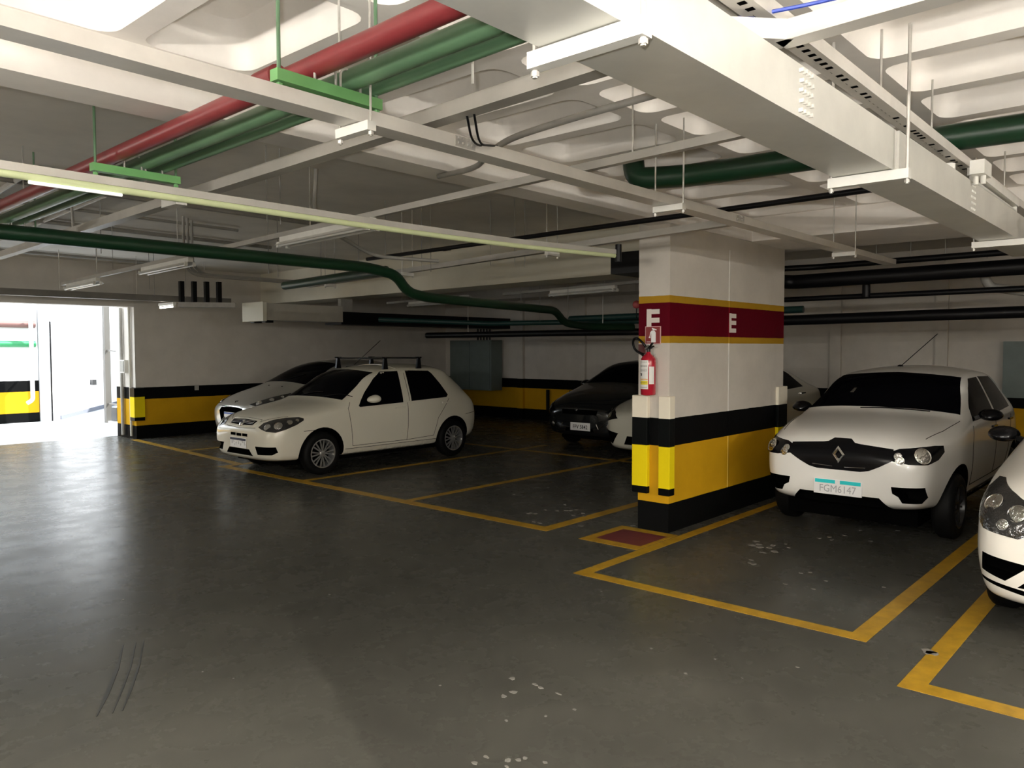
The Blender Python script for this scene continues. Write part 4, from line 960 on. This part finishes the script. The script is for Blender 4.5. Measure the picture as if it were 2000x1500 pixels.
# tray that branches off the long tray before the pillar
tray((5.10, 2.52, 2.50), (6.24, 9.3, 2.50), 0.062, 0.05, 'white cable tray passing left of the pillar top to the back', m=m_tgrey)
for (x, y, w_) in ((5.42, 4.35, 'nearest the pillar'), (5.78, 6.7, 'middle of three'), (6.1, 8.6, 'farthest from the pillar')): hanger(x, y, 2.465, 3.2, 0.16, 'x', 'small trapeze hanger under the tray left of the pillar, '+w_, 'trapeze hangers left of the pillar')
luminaire((6.1, 13.0, 2.40), (6.12, 13.6, 2.40), True, 'small lit tube above the left wall near the opening', tubes=1, emit=6)
luminaire((9.44, 6.4, 2.517), (9.69, 7.8, 2.517), False, 'unlit fluorescent fitting over the dark second row')
luminaire((9.674, 10.0, 2.497), (9.88, 11.4, 2.497), False, 'unlit fluorescent fitting over the second row beyond the white hatchback')
tray((9.3, 5.6, 2.56), (9.9, 9.0, 2.56), 0.04, 0.04, 'narrow strut over the dark second row', m=m_grey, rods=((0.3, 3.14), (0.8, 3.14)))
tray((9.6, 9.5, 2.54), (10.0, 12.2, 2.54), 0.04, 0.04, 'narrow strut beyond the white hatchback', m=m_grey, rods=((0.3, 3.14), (0.8, 3.14)))
# --- coloured pipes
red_ = pipe('red_pipe', [(1.62, 0.4, 2.665), (1.80, 7.2, 2.665)], 0.040, m_redp, 'red fire pipe crossing the upper left of the ceiling', couplings=[((1.640, 2.62, 2.665), (1.644, 2.76, 2.665))])
pipe('green_pipe', [(1.77, 0.4, 2.655), (1.96, 7.2, 2.655)], 0.040, m_grnp, 'thick green pipe between the red pipe and the thin green pipe')
pipe('green_pipe', [(1.875, 0.4, 2.645), (2.06, 7.2, 2.645)], 0.028, m_grnp, 'thin green pipe, lowest of the three parallel pipes')
def ghanger(x0, x1, y, label, z=2.565, zt=3.2, dz=0.04):
    t_ = empty('pipe_hanger', ((x0+x1)/2, y, z), label, 'hanger')
    wbuild(MB().bar((x0, y, z), (x1, y+0.01, z), 0.045, dz), 'crossbar', m_grnl, t_)
    for x in (x0+0.02, x1-0.02):
        wbuild(MB().tube([(x, y, z-0.02), (x, y, zt)], 0.007, 8), 'rod', m_grnp, t_)
        wbuild(MB().lathe([(0.013, -0.02), (0.013, -0.005)], (x, y, z), 'z', 6), 'nut', m_grnl, t_)
    for x in ((x0+x1)/2-0.02, (x0+x1)/2+0.09):
        wbuild(MB().tube(bend([(x-0.045, y, z+dz), (x-0.045, y, z+dz+0.075), (x+0.045, y, z+dz+0.075), (x+0.045, y, z+dz)], 0.04, 4), 0.005, 6), 'u_bolt', m_steel, t_)
ghanger(1.49, 1.95, 2.41, 'bright green hanger bar under the coloured pipes, nearest the camera', zt=3.1)
ghanger(1.60, 2.06, 4.30, 'green hanger bar under the coloured pipes, in the middle')
ghanger(1.72, 2.18, 6.95, 'green hanger bar under the coloured pipes, at the left edge')
pipe('dark_green_pipe', [(-1.0, 5.95, 2.43), (4.75, 6.12, 2.44), (5.15, 6.15, 2.40), (5.35, 6.20, 2.235), (5.65, 6.25, 2.20), (8.6, 6.85, 2.185), (8.95, 6.95, 2.02), (9.5, 6.95, 1.98), (10.2, 6.6, 1.98)], 0.053, m_dgrn, 'dark green drain pipe stepping down from the left towards the pillar', rad=0.14)
pipe('dark_green_pipe', [(4.65, 3.02, 2.985), (4.65, 3.0, 2.82), (4.77, 2.67, 2.81), (5.0, 0.24, 2.82)], 0.074, m_dgrn, 'dark green drain pipe under the ribbed ceiling at the upper right', rad=0.15)
pipe('dark_green_pipe', [(5.3, 8.4, 2.42), (5.15, 6.6, 2.44), (5.1, 6.24, 2.44)], 0.05, m_dgrn, 'short dark green branch pipe behind the stepped drain pipe')
pipe('black_pipe', [(5.12, 1.35, 2.63), (5.38, 6.9, 2.63)], 0.020, m_blkp, 'thin black pipe passing above the tray left of the pillar', couplings=[((5.335, 5.55, 2.63), (5.338, 5.65, 2.63))])
# black drain pipes in the second row
pipe('black_drain', [(9.0, 4.2, 2.52), (9.5, 3.9, 2.46), (9.6, 0.3, 2.50)], 0.085, m_blkp, 'thick black drain pipe right of the pillar, uppermost')
pipe('black_drain', [(9.35, 4.0, 2.62), (9.55, 3.6, 2.63), (9.6, 0.3, 2.66)], 0.035, m_blkp, 'thin black pipe above the thick black drain')
pipe('black_drain', [(9.7, 3.05, 2.48), (9.7, 3.05, 2.25)], 0.045, m_blkp, 'short vertical black pipe between two drain pipes')
pipe('black_drain', [(9.7, 4.6, 2.26), (9.8, 0.3, 2.28)], 0.032, m_blkp, 'middle black pipe right of the pillar')
pipe('black_drain', [(9.9, 5.0, 2.00), (10.0, 0.3, 2.05)], 0.065, m_blkp, 'black drain pipe right of the pillar, lowest')
pipe('grey_drain', [(9.95, 1.9, 2.50), (9.97, 1.85, 2.32), (10.1, 1.3, 2.22)], 0.05, m_grey, 'grey elbow pipe among the black drains at the right')
pipe('black_drain', [(5.40, 3.64, 2.50), (5.40, 3.64, 2.36)], 0.026, m_blkp, 'short black drop pipe at the end of the pale green strut')
thing(MB().box(6.25, 6.8, 3.92, 4.30, 2.36, 2.56), 'junction_box', m_blkp, 'black box fixed at the upper left side of the pillar', 'box')
pipe('black_drain', [(10.5, 11.6, 1.92), (10.75, 6.0, 1.92)], 0.055, m_blkp, 'long black drain pipe above the dark second row', rods=((10.55, 10.5, 1.92), (10.68, 7.5, 1.92)))
pipe('teal_pipe', [(9.3, 11.6, 2.20), (10.6, 10.0, 2.12), (11.6, 7.0, 2.12)], 0.045, mat('teal_paint', (0.012, 0.05, 0.045), 0.4), 'dark teal pipe crossing beyond the white hatchback')
pipe('teal_pipe', [(10.7, 8.2, 2.16), (11.0, 4.3, 2.2)], 0.05, mat('teal_paint', (0.012, 0.05, 0.045), 0.4), 'dark teal pipe left of the pillar above the black car')
# --- flat rectangular duct along the left wall
fd = empty('air_duct', (9, 12.2, 2.1), 'grey rectangular duct running along the left wall', 'duct')
wbuild(MB().box(7.05, 8.6, 11.75, 12.35, 2.14, 2.42), 'duct_section', mat('duct_grey', (0.42, 0.40, 0.35), 0.5, var=0.1), fd)
wbuild(MB().box(8.602, 13.2, 11.8, 12.3, 2.10, 2.33), 'duct_section', m_blkp, fd)
wbuild(MB().box(6.98, 7.05, 11.72, 12.38, 2.12, 2.44), 'flange', mat('duct_lit_end', (0.62, 0.60, 0.50), 0.5), fd)  # duct end lighter than its sides, its lit look put into the colour
wbuild(MB().box(8.75, 9.0, 12.0, 12.1, 2.33, 2.578), 'bracket', m_grey, fd)
for y in (11.85, 12.2): wbuild(MB().box(7.1, 7.25, y, y+0.12, 2.10, 2.14), 'bracket', m_blkp, fd)
# black battens of the cable riser on the left
rs = empty('cable_riser', (6.4, 12.75, 2.4), 'bank of vertical black ducts above the left wall', 'cable riser')
for i in range(4):
    wbuild(MB().box(6.18+i*0.17, 6.25+i*0.17, 12.95-i*0.10, 13.02-i*0.10, 2.44, 2.80), 'riser_duct', m_blkp, rs)
wbuild(MB().bar((6.15, 12.95, 2.36), (6.9, 12.45, 2.36), 0.22, 0.08), 'tray_base', m_grey, rs)
tray((2.6, 13.35, 2.46), (7.2, 13.2, 2.46), 0.12, 0.10, 'dark tray over the opening at the left', m=mat('dark_tray', (0.16, 0.15, 0.13), 0.5, var=0.2, vscale=6), rods=((0.15, 3.19), (0.4, 3.19), (0.65, 3.19), (0.9, 3.19)))
# conduits dropping and turning right
for i, (x, y, dz) in enumerate(((4.32, 8.95, 0), (4.42, 9.05, 0.02), (4.52, 9.15, 0.04))):
    pipe('grey_conduit', [(x, y, 3.195), (x, y, 2.52+dz), (5.9+0.1*i, y-0.15, 2.50+dz)], 0.016, m_grey, 'grey conduit dropping from the slab and bending right, '+('leftmost of three', 'middle of three', 'rightmost of three')[i], rad=0.22, group='bent conduits in front of the riser', cat='conduit')
pipe('grey_conduit', [(3.0, 8.6, 3.18), (3.02, 8.6, 2.80), (2.4, 8.75, 2.78)], 0.014, m_grey, 'thin grey conduit bending left under the slab', rad=0.12, cat='conduit')
pipe('grey_conduit', [(3.95, 5.75, 3.19), (3.95, 5.8, 2.75), (5.0, 6.3, 2.58), (5.6, 6.0, 2.56)], 0.018, m_grey, 'grey conduit sloping behind the nearest unlit lamp', rad=0.2, cat='conduit')
# conduits lying on the flat slab
rg = random.Random(9)
for i, (a, b_) in enumerate((((0.6, 8.0), (6.0, 8.15)), ((0.6, 9.1), (5.2, 9.3)), ((0.6, 10.2), (6.4, 10.5)), ((0.6, 11.6), (6.2, 11.9)), ((2.3, 7.4), (2.7, 12.5)), ((3.1, 7.0), (3.5, 13.5)), ((0.6, 13.6), (6.1, 13.9)))):
    thing(MB().tube([(a[0], a[1], 3.165), (b_[0], b_[1], 3.165)], 0.018 if i % 2 else 0.026, 8), 'slab_conduit', m_grey, 'grey conduit flat against the far slab, '+('thick, nearest of those running across', 'thin, second of those running across', 'thick, third of those running across', 'thin, fourth of those running across', 'thick, running away from the camera at the left', 'thin, running away from the camera at the right', 'thick, last before the lintel')[i], 'conduit', 'conduits on the far slab', smooth=True)
# sagging grey conduit under the ribs and loose cables
pipe('grey_conduit', [(2.80, 1.35, 2.69), (2.84, 2.2, 2.68), (2.90, 2.6, 2.68), (3.06, 2.90, 2.68), (3.30, 3.2, 2.70), (3.42, 3.66, 2.735)], 0.016, m_grey, 'curved grey conduit under the ribs behind the long tray', rad=0.2, cat='conduit')
pipe('grey_conduit', [(2.1, 1.19, 2.77), (2.66, 1.18, 2.75), (2.78, 1.24, 2.72), (2.79, 1.45, 2.69)], 0.018, m_grey, 'grey conduit with elbow above the wide duct', rad=0.1, cat='conduit')
for i, pts in enumerate(([(2.27, 2.22, 2.585), (2.38, 2.30, 2.50), (2.62, 2.42, 2.56)], [(2.27, 2.26, 2.585), (2.40, 2.36, 2.52), (2.66, 2.47, 2.56)])):
    thing(MB().tube(bend(pts, 0.12), 0.005, 6), 'loose_cable', m_blkp, 'thin dark cable sagging from the white tray to the long tray, '+('left one', 'right one')[i], 'cable', 'loose cables between trays', smooth=True)
# hanger rods from the flat slab
for (x, y, z0) in ((3.26, 5.4, 2.62), (3.39, 5.42, 2.62), (5.30, 6.49, 2.63), (5.52, 6.17, 2.46), (5.62, 6.14, 2.46), (6.0, 5.64, 2.52), (6.11, 5.4, 2.50), (6.26, 5.39, 2.50), (2.04, 6.8, 2.6), (2.59, 8.62, 2.62), (3.2, 8.4, 2.62), (3.9, 9.9, 2.62), (4.2, 11.2, 2.5), (4.9, 11.2, 2.5), (5.5, 12.4, 2.5), (6.1, 12.6, 2.5), (4.6, 7.6, 2.46), (4.9, 7.9, 2.46), (5.8, 7.6, 2.52), (6.1, 8.8, 2.5)):
    rod(x, y, z0, 3.2)
for (x, y, z0) in ((9.2, 8.0, 2.2), (9.35, 7.2, 2.05), (9.5, 9.4, 2.5), (9.9, 8.2, 2.1), (9.7, 6.0, 2.5), (9.8, 6.3, 2.5), (9.55, 2.9, 2.6), (9.6, 2.2, 2.6), (9.6, 1.8, 2.6), (9.6, 2.55, 2.6)):
    rod(x, y, z0, 3.15, 'thin hanger rod in the dark second row', 'hanger rods over the second row')
rod(2.13, 2.09, 2.64, ZR, 'short white hanger rod above the white tray at top centre', None, 0.006, m_white)
MB_ = MB().bar((2.30, 4.78, 2.545), (2.30, 4.98, 2.545), 0.07, 0.05)
thing(MB_, 'junction_box', m_white, 'small white junction box where the green strut crosses the tray', 'box')
# small things
sp = empty('ceiling_camera', (4.9, 0.99, 2.60), 'white camera bracket under the perforated tray at the right edge', 'camera')
wbuild(MB().box(4.84, 5.02, 0.93, 1.00, 2.585, 2.66), 'bracket', m_white, sp)
wbuild(MB().tube([(4.80, 1.09, 2.58), (4.80, 1.09, 2.65)], 0.03, 12), 'sensor', m_white, sp, smooth=True)
for y in (0.95, 0.985): wbuild(MB().tube([(4.92, y, 2.54), (4.92, y, 2.585)], 0.014, 10), 'gland', m_white, sp, smooth=True)
luminaire((5.05, 1.03, 2.622), (6.40, 1.04, 2.622), False, 'unlit fluorescent fitting under the perforated tray at the right edge', tubes=1)
al = empty('alarm_beacon', (9.9, 6.35, 2.30), 'small round red alarm light above the black car', 'alarm light')
dome('lens', al, (0, 0, 0), (-0.85, -0.5, 0), 0.06, mat('beacon_red', (0.6, 0.12, 0.12), 0.2), 0.8)
MB().tube([(0.0, 0, -0.06), (0, 0, -0.2)], 0.008, 6).build('stem', m_blkp, al)
# electrical cabinet on the back wall
cb = empty('electrical_cabinet', (13.7, 13.4, 0.66), 'grey-green electrical cabinet on the back wall beyond the white hatchback', 'cabinet')
m_cab = mat('cabinet_green', (0.16, 0.20, 0.19), 0.5, var=0.1)
wbuild(MB().box(13.55, 13.93, 12.72, 14.12, 0.66, 1.86), 'body', m_cab, cb)
for z in (0.9, 1.6): wbuild(MB().box(13.93, 14.0, 12.8, 14.04, z, z+0.05), 'mounting_rail', m_steel, cb)
wbuild(MB().box(13.535, 13.55, 12.76, 13.40, 0.70, 1.82), 'cabinet_door', m_cab, cb); wbuild(MB().box(13.535, 13.55, 13.44, 14.08, 0.70, 1.82), 'cabinet_door', m_cab, cb)
for i in range(5): wbuild(MB().tube([(13.75, 12.95+i*0.10, 1.86), (13.75, 12.95+i*0.10, 2.2)], 0.02, 8), 'conduit_stub', m_blkp, cb)
thing(MB().box(13.83, 13.92, 1.6, 2.35, 0.9, 1.75), 'wall_cabinet', m_cab, 'flat grey wall box on the back wall at the right edge', 'cabinet')
for i, y in enumerate((10.62, 11.28)): thing(MB().tube([(13.9, y, 0.25), (13.9, y, 0.72)], 0.04, 10), 'bumper_post', m_rubber, 'black rubber post on the yellow band of the back wall, '+('nearer the black car', 'nearer the cabinet')[i], 'post', 'rubber posts on the back wall')
# --- gate fittings at the opening
m_gate = mat('gate_paint', (0.10, 0.095, 0.085), 0.5)
gp = empty('gate_post', (7.15, 18.6, 0), 'slim grey gate post standing in the bright opening', 'post')
wbuild(MB().box(7.09, 7.21, 18.55, 18.67, 0, 2.75), 'post_shaft', m_gate, gp)
wbuild(MB().bar((7.15, 18.6, 1.62), (6.95, 16.4, 1.55), 0.03, 0.03), 'tie_bar', m_gate, gp)
wbuild(MB().bar((7.15, 18.6, 0.42), (7.0, 16.6, 0.42), 0.03, 0.03), 'tie_bar', m_gate, gp)
gm = empty('gate_motor', (7.22, 18.2, 0), 'black gate motor box at the foot of the grey gate post', 'gate motor')
wbuild(MB().box(7.10, 7.36, 18.0, 18.3, 0.06, 0.36), 'cover', m_black, gm); wbuild(MB().box(7.05, 7.42, 17.95, 18.35, 0, 0.06), 'base_plate', m_white, gm)
pipe('wall_conduit', [(6.13, 14.90, 0.05), (6.13, 14.90, 2.43)], 0.022, mat('conduit_pale', (0.6, 0.58, 0.5), 0.5), 'vertical conduit on the end of the left wall', cat='conduit')
pipe('wall_conduit', [(6.12, 15.25, 0.05), (6.12, 15.25, 2.43)], 0.03, m_grey, 'vertical grey pipe on the wall end beside the opening', cat='conduit')
sb = empty('switch_box', (6.09, 15.08, 1.30), 'small grey switch box on the wall end beside the opening', 'switch box')
wbuild(MB().box(6.06, 6.16, 14.98, 15.16, 1.22, 1.46), 'box', m_white, sb); wbuild(MB().box(6.05, 6.06, 15.0, 15.14, 1.24, 1.44), 'cover', m_grey, sb)
thing(MB().box(8.05, 8.15, 21.9, 22.1, 0.72, 0.86), 'wall_socket', m_dark, 'small dark socket on the sunlit white ramp wall', 'socket')
# pipes on the far banded wall outside
pipe('green_pipe', [(-6, 20.02, 1.80), (6.15, 20.02, 1.78)], 0.07, mat('outdoor_green', (0.02, 0.22, 0.08), 0.4), 'green pipe along the sunlit wall outside at the left edge')
pipe('brown_pipe', [(-6, 20.02, 2.25), (6.15, 20.02, 2.22)], 0.075, mat('outdoor_brown', (0.16, 0.08, 0.07), 0.5), 'brown pipe above the green pipe on the sunlit wall outside')
pipe('grey_downpipe', [(6.02, 19.86, 2.4), (6.02, 19.86, 0.52), (5.9, 19.84, 0.45)], 0.045, mat('outdoor_grey', (0.5, 0.5, 0.5), 0.5), 'grey downpipe on the sunlit wall outside at the left', rods=())
wbuild(MB().box(6.0, 6.04, 19.86, 20.1, 1.2, 1.24), 'wall_clip', m_grey, bpy.data.objects['grey_downpipe'])

thing(MB().box(7.28, 7.36, 14.735, 14.75, 0.86, 0.96), 'wall_plate', m_grey, 'small grey plate on the black band of the left wall', 'plate')
